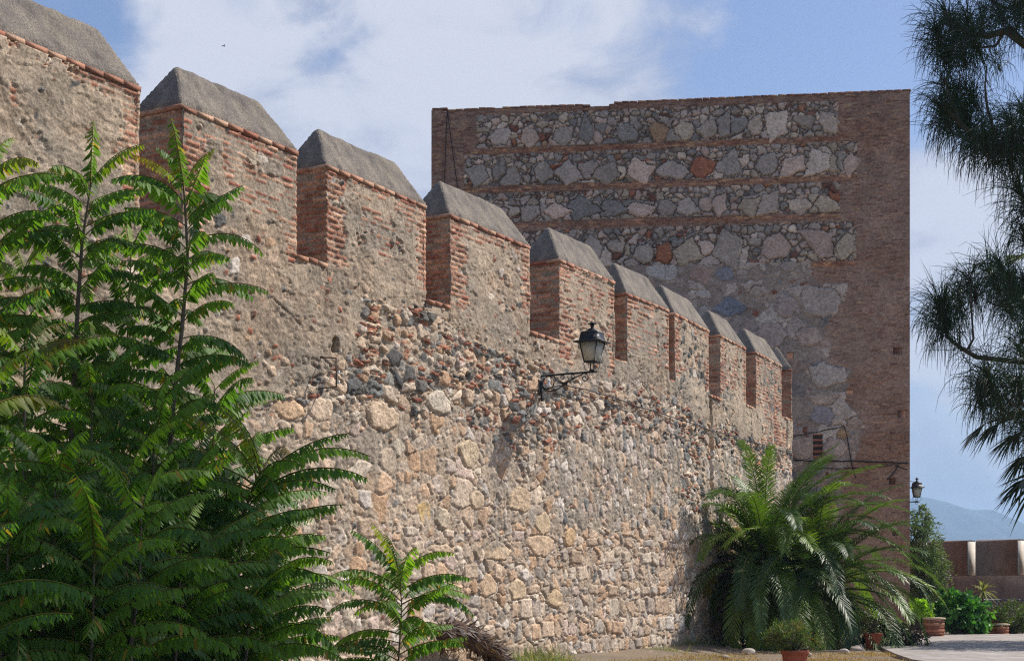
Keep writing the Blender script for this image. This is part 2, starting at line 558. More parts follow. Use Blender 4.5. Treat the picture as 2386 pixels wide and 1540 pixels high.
REDB = desat(REDB, 0.26) * np.array([1.05, 1.05, .9])
MERB = desat(MERB, 0.32) * np.array([1.02, 1.02, 0.88])
TAN = TAN * np.array([1.08, 1.06, 1.02])
DARK = desat(DARK, 0.6) * np.array([1.42, 1.38, 1.24])
C_MORT = np.array(lin(160, 146, 128))
C_PLAS = np.array(lin(168, 151, 130))
C_GREY = np.array(lin(124, 118, 108))

# ------------------------------------------------------------------ the line of the wall
P0 = np.array([-5.31, 21.71]); D1 = np.array([0.4856, 0.8742])
S1 = 18.97
P1 = P0 + D1 * S1
P2 = np.array([9.0, 49.57])
L2 = float(np.linalg.norm(P2 - P1)); D2 = (P2 - P1) / L2
S2 = S1 + L2
D3 = np.array([0.13, 0.9915]); D3 /= np.linalg.norm(D3)
S_START, S_END = -5.0, S2 + 5.0


def wall_xy(s):
    s = np.asarray(s, float)
    p = np.where((s < S1)[..., None], P0 + D1 * s[..., None], np.where((s < S2)[..., None], P1 + D2 * (s - S1)[..., None], P2 + D3 * (s - S2)[..., None]))
    return p


def wall_dir(s):
    s = np.asarray(s, float)
    w1 = np.clip((s - S1) / 0.6 + 0.5, 0, 1)[..., None]
    w2 = np.clip((s - S2) / 0.3 + 0.5, 0, 1)[..., None]
    d = D1 * (1 - w1) + D2 * w1
    d = d * (1 - w2) + D3 * w2
    return d / np.linalg.norm(d, axis=-1, keepdims=True)


def wall_pos(s, z, h):
    """point on the wall face: distance along, height, distance out of the face"""
    s = np.asarray(s, float); z = np.asarray(z, float); h = np.asarray(h, float)
    s, z, h = np.broadcast_arrays(s, z, h)
    p = wall_xy(s); d = wall_dir(s)
    n = np.stack([d[..., 1], -d[..., 0]], -1)
    q = p + n * h[..., None]
    return np.concatenate([q, z[..., None]], -1)


def wall_s(px):
    """distance along the wall seen in column px"""
    r = (px - CX) / FD
    s = (r * P0[1] - P0[0]) / (D1[0] - r * D1[1])
    if s <= S1: return s
    s = (r * P1[1] - P1[0]) / (D2[0] - r * D2[1])
    return min(S1 + s, S2)


def wall_z(s, py):
    Y = wall_xy(np.array(s))[..., 1]
    return EYE + (YH - py) / FD * float(Y)


def wpt(px, py, h=0.03):
    s = wall_s(px)
    return wall_pos(s, wall_z(s, py), h)


# merlons: near top corner (px, py), far top corner (px, py) of the brick coping, and the crenel sill after it
MER = [((-205, 12), (318, 216.5), 608), ((422, 258), (687.5, 361.5), None), ((758, 393), (989, 488), None), ((1046, 510), (1231, 579.5), None),
       ((1300.5, 610.5), (1427, 663.5), None), ((1457.5, 694), (1556, 724), None), ((1569.5, 737), (1649, 774), None),
       ((1676, 789), (1734, 813), None), ((1759, 827), (1819, 854), None), ((1842.5, 864.5), (1900, 870), None)]
SILL = [(590 - 20, 0), (604, 724), (703, 1015), (779, 1258), (836, 1435), (884, 1562), (922, 1659), (946, 1747), (973, 1831)]
mer = []
for (ax, ay), (bx, by), _ in MER:
    sa, sb = wall_s(ax), wall_s(bx)
    if ax > 1840: sa, sb = S2 + 0.02, S2 + 2.0
    za, zb = wall_z(sa, ay), wall_z(min(sb, S2), by)
    if ax > 1840: zb = za
    mer.append([sa, sb, (za + zb) / 2])
mer[0][2] = mer[1][2]
mer[0][0] = mer[0][1] - 3.45
mer.insert(0, [S_START + 0.02, mer[0][0] - 0.75, mer[0][2]])
MT = 0.9                       # thickness of a merlon
sills = []                     # (s0, s1, z)
prevz = 6.95
for k in range(len(mer) - 1):
    s0, s1 = mer[k][1], mer[k + 1][0]
    if k == 0: z = 6.95
    elif k == 1: z = 6.95
    else:
        py, px = SILL[k - 1]
        z = wall_z(wall_s(px), py)
    sills.append((s0, s1, z))
MERZ = 6.7                     # row where merlon pieces start

# ------------------------------------------------------------------ wall relief
WF = Field(S_START, S_END, -0.3, 8.75, 0.028, 0.0195, 100, 0.02)


def proj(s, z):
    p = wall_xy(s)
    return CX + FD * p[..., 0] / p[..., 1], YH - FD * (z - EYE) / p[..., 1]


WPX, WPY = proj(WF.U, WF.V)
wob = 22 * WF.N2
UP = np.interp(WPX, [560, 640, 800, 850, 960, 1060, 1250, 1330, 1450, 1560, 1640, 1843],
               [940, 935, 860, 690, 715, 770, 850, 872, 885, 925, 975, 1050])
LO = np.interp(WPX, [560, 800, 900, 1000, 1150, 1250, 1350, 1450, 1600, 1843],
               [945, 960, 940, 965, 1010, 1075, 1010, 985, 1040, 1120])
Z_PL = (WPY + wob) < UP                              # plastered upper part
Z_RB = (~Z_PL) & ((WPY + wob) < LO)                  # open rubble band
Z_RB |= (WPX > 1585) & (WPX < 1640) & (WPY > 985) & (WPY < 1200) & (~Z_PL) & (WF.N2 > -.3)
Z_CO = (WPY > 1235 + wob) & (WPX > 900)              # coursed pale blocks at the foot
Z_SL = (~Z_PL) & (~Z_RB) & (~Z_CO) & (WPX > 1300) & (WPY > 985)
ZONE = np.full(WPX.shape, 2)
ZONE[Z_PL] = 0; ZONE[Z_RB] = 1; ZONE[Z_CO] = 4; ZONE[Z_SL] = 3


def build_wall_relief():
    F = WF; rg = F.rg
    # brick quoins at both ends of every merlon and the broken course under the coping
    reg = np.zeros(F.U.shape, bool)
    ch = 0.098
    row = np.floor((F.V - F.v0) / ch).astype(int)
    rj = rg.uniform(0, 1, row.max() + 2)
    for k, (sa, sb, zc) in enumerate(mer):
        L = sb - sa
        wl = 0.42 + 0.26 * rj[row] + 0.14 * F.N2
        wr = 0.22 + 0.2 * rj[(row * 7) % len(rj)] + 0.10 * F.N2
        if k in (4, 5, 6): wl = wl + 0.12
        if k >= 7: wl, wr = wl * 0.9, wr * 0.9
        m = (F.V > MERZ + 0.35 - 0.5 * (k in (5,)) + 0.25 * F.N2) & (F.V < zc)
        reg |= m & (F.U >= sa) & (F.U < sa + wl)
        reg |= m & (F.U <= sb) & (F.U > sb - wr)
        reg |= (F.U > sa) & (F.U < sb) & (F.V > zc - 0.22 - 0.08 * F.N2) & (F.V < zc) & (F.N2 + 0.5 * F.N1 > -0.25)
        reg |= (F.U > sa) & (F.U < sb) & (F.V > zc - 1.3) & (F.V < zc) & (F.N2 > 0.24)
    # brick patch under the last merlons
    reg |= (WPX > 1800) & (WPX < 1831) & (WPY > 870) & (WPY < 1040)
    reg |= (WPX > 1770) & (WPX < 1800) & (WPY > 930) & (WPY < 1030) & (F.N2 > -0.1)
    F.bricks(reg, 0.32, ch, 0.013, 0.034, MERB, seed=5, miss=0.10, occupy=False)
    F.occ |= (reg & (F.S > -0.2))
    QU = reg
    # named big stones: px, py, half width px, half height px, palette colour, protrusion
    for px, py, w, h, c, pr in ((892, 972, 38, 34, (206, 182, 152), .10), (1017, 938, 27, 26, (196, 188, 172), .10), (1090, 1055, 25, 34, (196, 178, 146), .08),
                                (676, 952, 36, 25, (206, 172, 134), .05), (745, 955, 30, 26, (204, 182, 158), .06), (928, 1040, 14, 20, (190, 182, 164), .04),
                                (985, 1192, 18, 26, (196, 164, 96), .05), (1028, 1205, 15, 28, (198, 184, 160), .09), (1255, 1270, 30, 27, (200, 172, 140), .07),
                                (1158, 1285, 31, 22, (198, 174, 140), .05), (1325, 1252, 13, 22, (196, 160, 112), .08), (1262, 1222, 18, 22, (190, 168, 132), .06),
                                (1290, 1395, 16, 22, (198, 172, 132), .08), (1205, 1370, 20, 24, (202, 178, 142), .06), (1135, 1365, 22, 26, (200, 170, 136), .05),
                                (1208, 1165, 26, 30, (196, 172, 138), .08), (1256, 1335, 12, 16, (110, 112, 112), .05), (1030, 1280, 30, 12, (200, 176, 146), .05),
                                (1110, 1165, 18, 26, (198, 176, 146), .06), (808, 508, 14, 11, (178, 170, 168), .04), (812, 540, 12, 10, (160, 158, 164), .04)):
        s = wall_s(px); Y = float(wall_xy(np.array(s))[1])
        d = wall_dir(np.array(s))
        kx = FD / Y * (d[0] - (px - CX) / FD * d[1])
        F.stone(s, wall_z(s, py), w / kx * 1.12, h / FD * Y * 1.12, pr * .75, np.array(lin(*c)) * .6 + TAN.mean(0) * .4, sides=rg.integers(6, 9), rot=0, bevel=0.035, over=0.5, gap=0.012, tilt=0.25)
    # dressed blocks in rough courses at the foot
    z = -0.3
    while z < 2.9:
        hh = rg.uniform(0.26, 0.46)
        s = 6.0 + rg.uniform(0, 0.3)
        while s < S2:
            w = rg.uniform(0.22, 0.62)
            b = hh * rg.uniform(0.72, 1.0) / 2 - 0.02
            i = int((s + w / 2 - F.u0) / F.du); j = int((z + hh / 2 - F.v0) / F.dv)
            if 0 < j < F.nv and ZONE[i, j] == 4 and rg.random() < 0.72:
                c = (TAN if rg.random() < .75 else PALE)[rg.integers(0, 6)] * rg.uniform(0.85, 1.08)
                F.stone(s + w / 2, z + hh / 2 + rg.uniform(-.03, .03), w / 2 - 0.02, b, rg.uniform(0.02, 0.065), c, rect=rg.random() < .6, sides=6, rot=rg.uniform(-.09, .09), bevel=0.03, gap=0.008)
            s += w
        z += hh
    z0, z1, z2, z3, z4 = (ZONE == k for k in range(5))
    dm = px_merl_dark[:, None] & (F.V > 5.6)
    tp = [(TAN, 3), (PALE, 1)]
    # thin red bricks and slates first in the open rubble
    for _ in range(1500):
        su_, sz_ = rg.uniform(4, S2), rg.uniform(2.5, 7.2)
        i, j = int((su_ - F.u0) / F.du), int((sz_ - F.v0) / F.dv)
        if ZONE[i, j] == 1 and F.N2[i, j] > -0.35:
            c = REDB[rg.integers(0, 6)] if rg.random() < .75 else DARK[rg.integers(0, 8)]
            F.stone(su_, sz_, rg.uniform(.06, .16), rg.uniform(.022, .036), rg.uniform(.02, .07), c * rg.uniform(.75, 1.1), rect=True, bevel=.015, gap=.008, over=.1)
    F.fitted(z2 & (F.N2 < .6), .46, .40, .34, (.015, .055), tp, 1, bevel=.035)
    F.fitted(z4, .34, .26, .40, (.02, .06), tp, 2, bevel=.03)
    F.fitted(z3, .20, .30, .62, (.018, .055), [(PALE, 2), (TAN, 2), (DARK[2:5], 1)], 3, bevel=.025)
    F.fitted(z1, .36, .25, .45, (.02, .08), [(TAN, 6), (DARK, 3), (PALE, 2)], 4, bevel=.03)
    F.fitted(z2 | z4, .27, .24, .52, (.012, .055), tp, 5, bevel=.028)
    F.fitted(dm, .20, .17, .5, (.02, .055), [(DARK, 3), (TAN, 1)], 6, bevel=.02)
    F.fitted(z1, .20, .15, .62, (.012, .07), [(TAN, 6), (DARK, 3), (REDB, 1), (PALE, 2)], 7, bevel=.02)
    F.fitted(z2 | z4 | z3, .16, .15, .50, (.008, .05), [(TAN, 4), (PALE, 2), (DARK[2:5], 1)], 8, bevel=.02)
    F.fitted(z0 & (F.N2 < .1), .24, .20, .22, (.01, .05), [(TAN, 3), (PALE, 1), (DARK, 1)], 9, bevel=.02)
    F.fitted(z0 & (F.N2 < .25), .13, .09, .24, (.01, .05), [(TAN, 3), (REDB, 2), (DARK, 1), (PALE, 1)], 10, bevel=.015)
    F.fitted(z2 | z4 | z3 | z1, .09, .085, .45, (.005, .045), [(TAN, 4), (PALE, 2), (DARK, 1), (REDB, 1)], 11, bevel=.014)
    area = (S2 - 1 + 4) * 8.7
    for r, tries in ((0.075, 2500), (0.052, 5000), (0.036, 7000)):
        su = rg.uniform(-3.2, S2 - 0.05, tries); sz = rg.uniform(0.0, 8.5, tries)
        ii = ((su - F.u0) / F.du).astype(int); jj = ((sz - F.v0) / F.dv).astype(int)
        zn = ZONE[ii, jj]; oc = F.occ[ii, jj]
        rn = rg.random((tries, 6))
        for t in np.nonzero(~oc)[0]:
            zz = zn[t]; q = rn[t]
            rect = False; asp = 0.75 + 0.5 * q[0]
            if zz == 0:
                if r > 0.15 or q[1] > (0.4 if r > 0.06 else 0.35): continue
                if px_merl_dark[ii[t]]:
                    P_ = DARK if q[2] < .7 else TAN; pr = 0.03 + 0.05 * q[3]; asp = 1.0
                else:
                    P_ = TAN if q[2] < .45 else (REDB if q[2] < .70 else (DARK if q[2] < .88 else PALE)); pr = 0.015 + 0.05 * q[3]
            elif zz == 1:
                if r > 0.2: continue
                P_ = DARK if q[2] < .22 else (REDB if q[2] < .46 and r < 0.11 else (TAN if q[2] < .92 else PALE))
                pr = 0.03 + 0.07 * q[3]
                if P_ is REDB: rect = q[4] < .6; asp = 0.38
                elif P_ is DARK: asp = 0.62
            elif zz == 2:
                P_ = TAN if q[2] < .74 else (PALE if q[2] < .87 else (REDB if q[2] < .93 and r < .1 else (DARK if r < .12 else TAN)))
                pr = 0.022 + 0.042 * q[3] * min(1, r / 0.1)
            elif zz == 3:
                if r > 0.2: continue
                P_ = PALE if q[2] < .5 else (TAN if q[2] < .86 else (REDB if q[2] < .92 and r < .1 else DARK))
                pr = 0.022 + 0.045 * q[3]; asp = 1.2 + 0.4 * q[0]
            else:
                P_ = TAN if q[2] < .66 else (PALE if q[2] < .9 else (DARK if q[2] < .96 and r < .12 else REDB if r < .08 else TAN))
                pr = 0.022 + 0.045 * q[3]
            a = r * (0.85 + 0.3 * q[5]); b = a * asp
            if P_ is REDB: rect = True; b = min(b, 0.035 + 0.015 * q[0]) if q[1] < .7 else b * .7
            c = P_[int(q[4] * 977) % len(P_)] * (0.8 + 0.35 * q[1])
            F.stone(su[t], sz[t], a, b, pr, c, sides=4 + int(q[5] * 4), rect=rect, bevel=max(0.015, 0.3 * min(a, b)), gap=0.006, over=0.08, cn=0.2)
    # mortar level: lapping high on the plastered part, washed out in the rubble band
    base = np.choose(ZONE, [0.034, 0.006, 0.017, 0.019, 0.012])
    k = 9
    for _ in range(2):                                # soften the change between zones
        cs = np.cumsum(np.pad(base, ((k, k), (0, 0)), mode='edge'), 0); base = (cs[2 * k:] - cs[:-2 * k]) / (2 * k)
        base = base[:F.nu]
        cs = np.cumsum(np.pad(base, ((0, 0), (k, k)), mode='edge'), 1); base = ((cs[:, 2 * k:] - cs[:, :-2 * k]) / (2 * k))[:, :F.nv]
    N3 = vnoise(F.U.shape, (0.35 / F.du, 0.35 / F.dv), 77, 4, 0.6)
    rough = np.choose(ZONE, [0.30, 1.0, 1.0, 0.85, 0.9])
    base = base + 0.018 * np.clip(vnoise(F.U.shape, (1.8 / F.du, 1.1 / F.dv), 171, 4) * 1.6 + 0.35, 0, 1) * (ZONE == 0)
    mh = base + 0.018 * F.N2 + (0.020 * N3 + 0.017 * F.N1) * rough
    mh = np.where(QU, np.minimum(mh - 0.02, 0.016 + 0.008 * F.N1 + 0.020 * np.clip(F.N2, -1, 1)), mh)
    pl = (ZONE == 0)
    mc = np.where(pl[..., None], C_PLAS, C_MORT)
    lo = ((ZONE == 2) | (ZONE == 4))[..., None]
    mc = np.where(lo, np.array(lin(174, 156, 135)), mc)
    g = np.clip(0.42 + 1.3 * vnoise(F.U.shape, (1.4 / F.du, 0.9 / F.dv), 55, 5), 0, 1)[..., None]
    mc = mc * (1 - g * 0.55) + (C_GREY * 1.05) * g * 0.55
    pt = vnoise(F.U.shape, (1.3 / F.du, 0.8 / F.dv), 141, 6, .6)
    coat = np.clip((pt - 0.22) / 0.05, 0, 1) * (pl | (ZONE == 3)) * (~QU)
    mh = mh + 0.014 * coat
    mc = mc * (1 - coat[..., None] * np.array([-.06, -.05, -.04]))
    worn = np.clip((-pt - 0.18) / 0.06, 0, 1) * pl * (~QU)
    mh = mh - 0.016 * worn + 0.010 * worn * F.N1
    mc = mc * (1 - 0.10 * worn[..., None] * np.array([0.6, 1.0, 1.3]))
    mc = mc * (1 + 0.15 * F.N1 + 0.12 * N3)[..., None]
    F.finish(mh, mc)
    # carved things: putlog hole, vertical joint, thin joints, cracks
    def carve(px0, py0, px1, py1, w, depth, wig=0.0):
        s0, s1 = wall_s(px0), wall_s(px1); z0, z1 = wall_z(s0, py0), wall_z(s1, py1)
        i0, i1 = sorted((s0, s1)); j0, j1 = sorted((z0, z1))
        a0, a1, b0, b1 = F.win((i0 + i1) / 2, (j0 + j1) / 2, (i1 - i0) / 2 + w * 2, (j1 - j0) / 2 + w)
        X = F.Uw[a0:a1, b0:b1] + wig * F.N2[a0:a1, b0:b1]; Y = F.V[a0:a1, b0:b1]
        t = np.clip(((X - s0) * (s1 - s0) + (Y - z0) * (z1 - z0)) / ((s1 - s0) ** 2 + (z1 - z0) ** 2 + 1e-9), 0, 1)
        d = np.hypot(X - s0 - t * (s1 - s0), Y - z0 - t * (z1 - z0))
        m = np.clip((w - d) / (0.3 * w), 0, 1)
        F.H[a0:a1, b0:b1] -= m * depth
    carve(1654, 925, 1656, 1130, 0.16, 0.16, 0.03)
    carve(1747, 960, 1749, 1060, 0.035, 0.05)
    carve(1831, 985, 1831, 1045, 0.05, 0.06)
    carve(745, 832, 790, 868, 0.02, 0.03, 0.1)
    carve(640, 700, 700, 760, 0.018, 0.03, 0.2)
    carve(777, 797, 777, 812, 0.085, 0.32)
    carve(1405, 945, 1405, 965, 0.07, 0.2)
    carve(1085, 875, 1092, 877, 0.07, 0.2)


# merlons whose face shows dark stones set in plaster
px_merl_dark = np.zeros(WF.nu, bool)
for k in (7, 8, 9):
    px_merl_dark |= (WF.u > mer[k][0]) & (WF.u < mer[k][1] + 0.3)
build_wall_relief()


def col_i(s):
    return int(round((s - WF.u0) / WF.du))


def row_j(z):
    return int(round((z - WF.v0) / WF.dv))


wall_root = empty("castle_wall", (float(P0[0]), float(P0[1]), 0))
tag(wall_root, "long sunlit castle wall of rubble and brick with ten pointed merlons", "wall", kind="thing")
ROOT0 = np.array([P0[0], P0[1], 0.0])

# body: relief up to the sills, then parapet top, back and walkway
jm = row_j(MERZ)


def body_mesh():
    V, q, C = grid_patch(WF.U[:, :jm + 1], WF.V[:, :jm + 1], WF.H[:, :jm + 1], WF.C[:, :jm + 1], wall_pos, 0.0)
    mb = MB(); mb.add(V, q, None, C)
    for (s0, s1, z) in sills:
        i0, i1 = col_i(s0), col_i(s1); j = row_j(z - 0.03)
        sl = np.s_[i0:i1 + 1, jm:j + 1]
        V, q, C = grid_patch(WF.U[sl], WF.V[sl], WF.H[sl], WF.C[sl], wall_pos, 0.0)
        mb.add(V, q, None, C)
    # parapet top between the merlons, back face, walkway behind
    ss = np.linspace(S_START, S_END, 120)
    c = C_PLAS * 0.9
    for (s0, s1, z) in sills:
        a = np.linspace(s0 - 0.05, s1 + 0.05, 4)
        prof = [(0.02, MERZ - 0.01), (0.02, z - 0.04), (-MT, z - 0.04), (-MT, MERZ - 1.2)]
        V = np.stack([wall_pos(a, zz, h) for h, zz in prof], 1)
        idx = np.arange(16).reshape(4, 4)
        q = np.stack([idx[:-1, :-1], idx[1:, :-1], idx[1:, 1:], idx[:-1, 1:]], -1).reshape(-1, 4)
        mb.add(V.reshape(-1, 3), q, None, c)
    prof = [(-0.02, MERZ), (-MT + 0.01, MERZ), (-MT + 0.01, MERZ - 1.0), (-2.6, MERZ - 1.0), (-2.6, -0.3)]
    V = np.stack([wall_pos(ss, zz, h) for h, zz in prof], 1)
    idx = np.arange(V.shape[0] * V.shape[1]).reshape(V.shape[:2])
    q = np.stack([idx[:-1, :-1], idx[1:, :-1], idx[1:, 1:], idx[:-1, 1:]], -1).reshape(-1, 4)
    mb.add(V.reshape(-1, 3), q, None, c)
    # near end of the wall
    e = [wall_pos(S_START, zz, h) for h, zz in ((0.02, -0.3), (0.02, MERZ), (-MT, MERZ), (-2.6, MERZ - 1.0), (-2.6, -0.3))]
    mb.add(np.array(e), [[0, 1, 2, 3]], [[0, 3, 4]], c)
    V = np.concatenate(mb.v) - ROOT0
    return np_mesh("wall_body", V, np.concatenate(mb.q), np.concatenate(mb.t), np.concatenate(mb.c), M_WALL, wall_root, True)


body_mesh()


def end_relief(seed, w, h):
    F = Field(0, w, 0, h, 0.03, 0.02, seed, 0.012)
    F.bricks(np.ones(F.U.shape, bool), 0.33, 0.098, 0.018, 0.028, MERB, seed=seed + 9, miss=0.05)
    low = np.clip((0.42 - F.V) / 0.3, 0, 1)
    mh = 0.008 + 0.008 * F.N1 + 0.014 * F.N2 + 0.03 * low
    mc = np.array(lin(150, 136, 118)) * (1 + 0.15 * F.N1 + 0.1 * F.N2)[..., None]
    F.finish(mh, mc)
    return F


def coping_row(mb, pts0, pts1, nrm, z, n, col=MERB):
    """a row of flat bricks from pts0 to pts1 (2-D), standing proud along nrm"""
    p0, p1 = np.asarray(pts0), np.asarray(pts1)
    L = np.linalg.norm(p1 - p0); d = (p1 - p0) / L
    n = max(1, int(round(L / 0.36)))
    cuts = np.linspace(0, L, n + 1); cuts[1:-1] += R.uniform(-0.03, 0.03, n - 1)
    for k in range(n):
        a, b = cuts[k] + 0.005, cuts[k + 1] - 0.005
        out = R.uniform(0.035, 0.055); dp = 0.20
        c2 = p0 + d * (a + b) / 2 + nrm * (out - dp / 2)
        M = np.array([[d[0], nrm[0], 0], [d[1], nrm[1], 0], [0, 0, 1]])
        if np.linalg.det(M) < 0: M = np.array([[-d[0], nrm[0], 0], [-d[1], nrm[1], 0], [0, 0, 1]])
        cc = col[R.integers(0, len(col))] * R.uniform(0.85, 1.1)
        mb.box((c2[0], c2[1], z + 0.036 + R.uniform(-.004, .004)), (b - a, dp, 0.064), col=cc, M=M, jit=0.005)


CAPH = 0.80
for k, (sa, sb, zc) in enumerate(mer):
    i0, i1, j1 = col_i(sa), col_i(sb), row_j(zc)
    sa_, sb_ = WF.u[i0], WF.u[i1]
    mb = MB()
    # lighting side of the merlon: relief front
    sl = np.s_[i0:i1 + 1, jm:j1 + 1]
    V, q, C = grid_patch(WF.U[sl], WF.V[sl], WF.H[sl], WF.C[sl], wall_pos, 0.06, bottom=False)
    mb.add(V, q, None, C)
    # the two reveals
    zb = MERZ - 0.02
    hh = zc - zb
    for end, (se, sgn) in enumerate(((sa_, -1), (sb_, 1))):
        F = end_relief(300 + 10 * k + end, MT, hh)
        d = wall_dir(np.array(se)); n = np.array([d[1], -d[0]])
        base = wall_xy(np.array(se))
        def pos(U, Vv, H, d=d, n=n, base=base, sgn=sgn, zb=zb):
            xy = base + n * (-U + 0.02)[..., None] + d * (sgn * H)[..., None] * 1.0
            return np.concatenate([xy, (Vv + zb)[..., None]], -1)
        V, q, C = grid_patch(F.U, F.V, F.H, F.C, pos, 0.05)
        mb.add(V, q, None, C)
    # plain back and top
    b = [wall_pos(s, z, -MT + 0.01) for s in (sa_, sb_) for z in (zb, zc)]
    mb.add(np.array(b), [[0, 1, 3, 2]], None, C_PLAS)
    t = [wall_pos(s, zc - 0.005, h) for s in (sa_, sb_) for h in (0.0, -MT)]
    mb.add(np.array(t), [[0, 1, 3, 2]], None, C_PLAS)
    V = np.concatenate(mb.v)
    org = wall_pos(sa_, MERZ, 0)
    mo = np_mesh("merlon", V - org, np.concatenate(mb.q), None, np.concatenate(mb.c), M_WALL, wall_root, True)
    mo.location = org - ROOT0
    # coping bricks on all four sides
    cb = MB()
    A, B = wall_pos(sa_, 0, 0)[:2], wall_pos(sb_, 0, 0)[:2]
    A2, B2 = wall_pos(sa_, 0, -MT)[:2], wall_pos(sb_, 0, -MT)[:2]
    d = (B - A) / np.linalg.norm(B - A); n = np.array([d[1], -d[0]])
    coping_row(cb, A - d * .04, B + d * .04, n, zc, 0)
    coping_row(cb, A2 - d * .04, B2 + d * .04, -n, zc, 0)
    coping_row(cb, A + n * .03, A2 - n * .03, -d, zc, 0)
    coping_row(cb, B + n * .03, B2 - n * .03, d, zc, 0)
    V = np.concatenate(cb.v) - org
    np_mesh("coping", V, np.concatenate(cb.q), None, np.concatenate(cb.c), M_BRICK, mo, False)
    # the sloped mortar cap
    L = float(np.linalg.norm(B - A)) + 0.04
    W = MT + 0.04
    na, nb = int(L / 0.045) + 2, 25
    ga, gb = np.meshgrid(np.linspace(-0.02, L - 0.02, na), np.linspace(0, W, nb), indexing='ij')
    rr = np.random.default_rng(900 + k)
    capH = CAPH * (1 + rr.uniform(-.04, .04)); e1, e2 = 0.40 + rr.uniform(-.05, .05), 0.42 + rr.uniform(-.05, .05)
    f1 = np.minimum(gb, W - gb) / (W / 2)
    f2 = np.minimum((ga + 0.02) / e1, (L - 0.02 - ga) / e2)
    f = np.minimum(f1, f2)
    kk = 0.10
    hsm = np.clip(0.5 + 0.5 * (f2 - f1) / kk, 0, 1)
    f = f2 * (1 - hsm) + f1 * hsm - kk * hsm * (1 - hsm) * 0.7
    f = np.where(f > 0.88, 0.88 + (f - 0.88) * 0.35, f)      # worn ridge
    nz = vnoise(ga.shape, (9, 9), 50 + k, 4)
    hz = 0.05 + capH * np.clip(f, 0, 1) + 0.010 * nz
    hz[0, :] = hz[-1, :] = 0.05; hz[:, 0] = hz[:, -1] = 0.05
    hz += 0.008 * nz + 0.005 * vnoise(ga.shape, (3, 3), 80 + k, 2)
    hz -= 0.05 * np.clip(vnoise(ga.shape, (14, 8), 180 + k, 3) - 0.55, 0, 1)
    xy = A + d * ga[..., None] + n * (0.02 - gb)[..., None]
    Vc = np.concatenate([xy, (zc + 0.07 + hz)[..., None]], -1)
    Vc = np.pad(Vc, ((1, 1), (1, 1), (0, 0)), mode='edge')
    for sl in (np.s_[0, :, 2], np.s_[-1, :, 2], np.s_[:, 0, 2], np.s_[:, -1, 2]): Vc[sl] = zc + 0.05
    idx = np.arange(Vc.shape[0] * Vc.shape[1]).reshape(Vc.shape[:2])
    q = np.stack([idx[:-1, :-1], idx[1:, :-1], idx[1:, 1:], idx[:-1, 1:]], -1).reshape(-1, 4)
    np_mesh("cap", Vc.reshape(-1, 3) - org, q, None, None, M_CAP, mo, True)

# brick sills in the crenels
for k, (s0, s1, z) in enumerate(sills):
    cb = MB()
    A, B = wall_pos(s0 + 0.01, 0, 0)[:2], wall_pos(s1 - 0.01, 0, 0)[:2]
    L = np.linalg.norm(B - A); d = (B - A) / L; n = np.array([d[1], -d[0]])
    for row in range(2):
        off = 0.0 if row == 0 else -0.36
        m = max(1, int(round(L / 0.30)))
        cuts = np.linspace(0, L, m + 1)
        for i in range(m):
            a, b = cuts[i] + 0.008, cuts[i + 1] - 0.008
            c2 = A + d * (a + b) / 2 + n * (0.055 + R.uniform(-.02, .02) - 0.17 + off)
            M = np.array([[d[0], n[0], 0], [d[1], n[1], 0], [0, 0, 1]])
            if np.linalg.det(M) < 0: M = np.array([[-d[0], n[0], 0], [-d[1], n[1], 0], [0, 0, 1]])
            cb.box((c2[0], c2[1], z - 0.035 + R.uniform(-.01, .01) + 0.03 * row), (b - a, 0.34, 0.07), col=MERB[R.integers(0, 7)] * R.uniform(.8, 1.05), M=M, jit=0.008)
    V = np.concatenate(cb.v); org = wall_pos(s0, z, 0)
    so = np_mesh("sill", V - org, np.concatenate(cb.q), None, np.concatenate(cb.c), M_BRICK, wall_root, False)
    so.location = org - ROOT0

# ------------------------------------------------------------------ the tower
TR = P(2119, 1370, 54.0)[:2]; TL = P(1005.5, 1370, 56.2)[:2]
TW = float(np.linalg.norm(TR - TL)); TD = (TR - TL) / TW; TN = np.array([TD[1], -TD[0]])
TH = float(P(2119, 211, 54.0)[2])


def tower_uv(px, py):
    r = (px - CX) / FD
    u = (r * TL[1] - TL[0]) / (TD[0] - r * TD[1])
    Y = TL[1] + TD[1] * u
    return u, EYE + (YH - py) / FD * Y


def tower_pos(u, v, h):
    u, v, h = np.broadcast_arrays(np.asarray(u, float), np.asarray(v, float), np.asarray(h, float))
    xy = TL + TD * u[..., None] + TN * h[..., None]
    return np.concatenate([xy, v[..., None]], -1)


TFI = Field(0, TW, 0, TH, 0.030, 0.0225, 500, 0.045)
SHB = pal((128, 88, 74), (118, 80, 68), (138, 96, 78), (108, 74, 64), (146, 106, 84), (124, 92, 80), (112, 72, 60), (150, 114, 86), k=1.42)
SHS = pal((150, 138, 128), (134, 124, 118), (120, 114, 110), (158, 144, 130), (144, 124, 114), (106, 104, 104), (140, 128, 110), (154, 134, 122), (126, 118, 110), k=1.35)
SHS = desat(SHS, .35) * np.array([1.12, 1.0, 0.88])
SHB = desat(SHB, .20) * np.array([1.14, 1.16, 1.06])
SHS = SHS * 1.24
ORA = pal((166, 112, 80), (164, 122, 94), (156, 102, 76), (166, 134, 104), k=1.1)


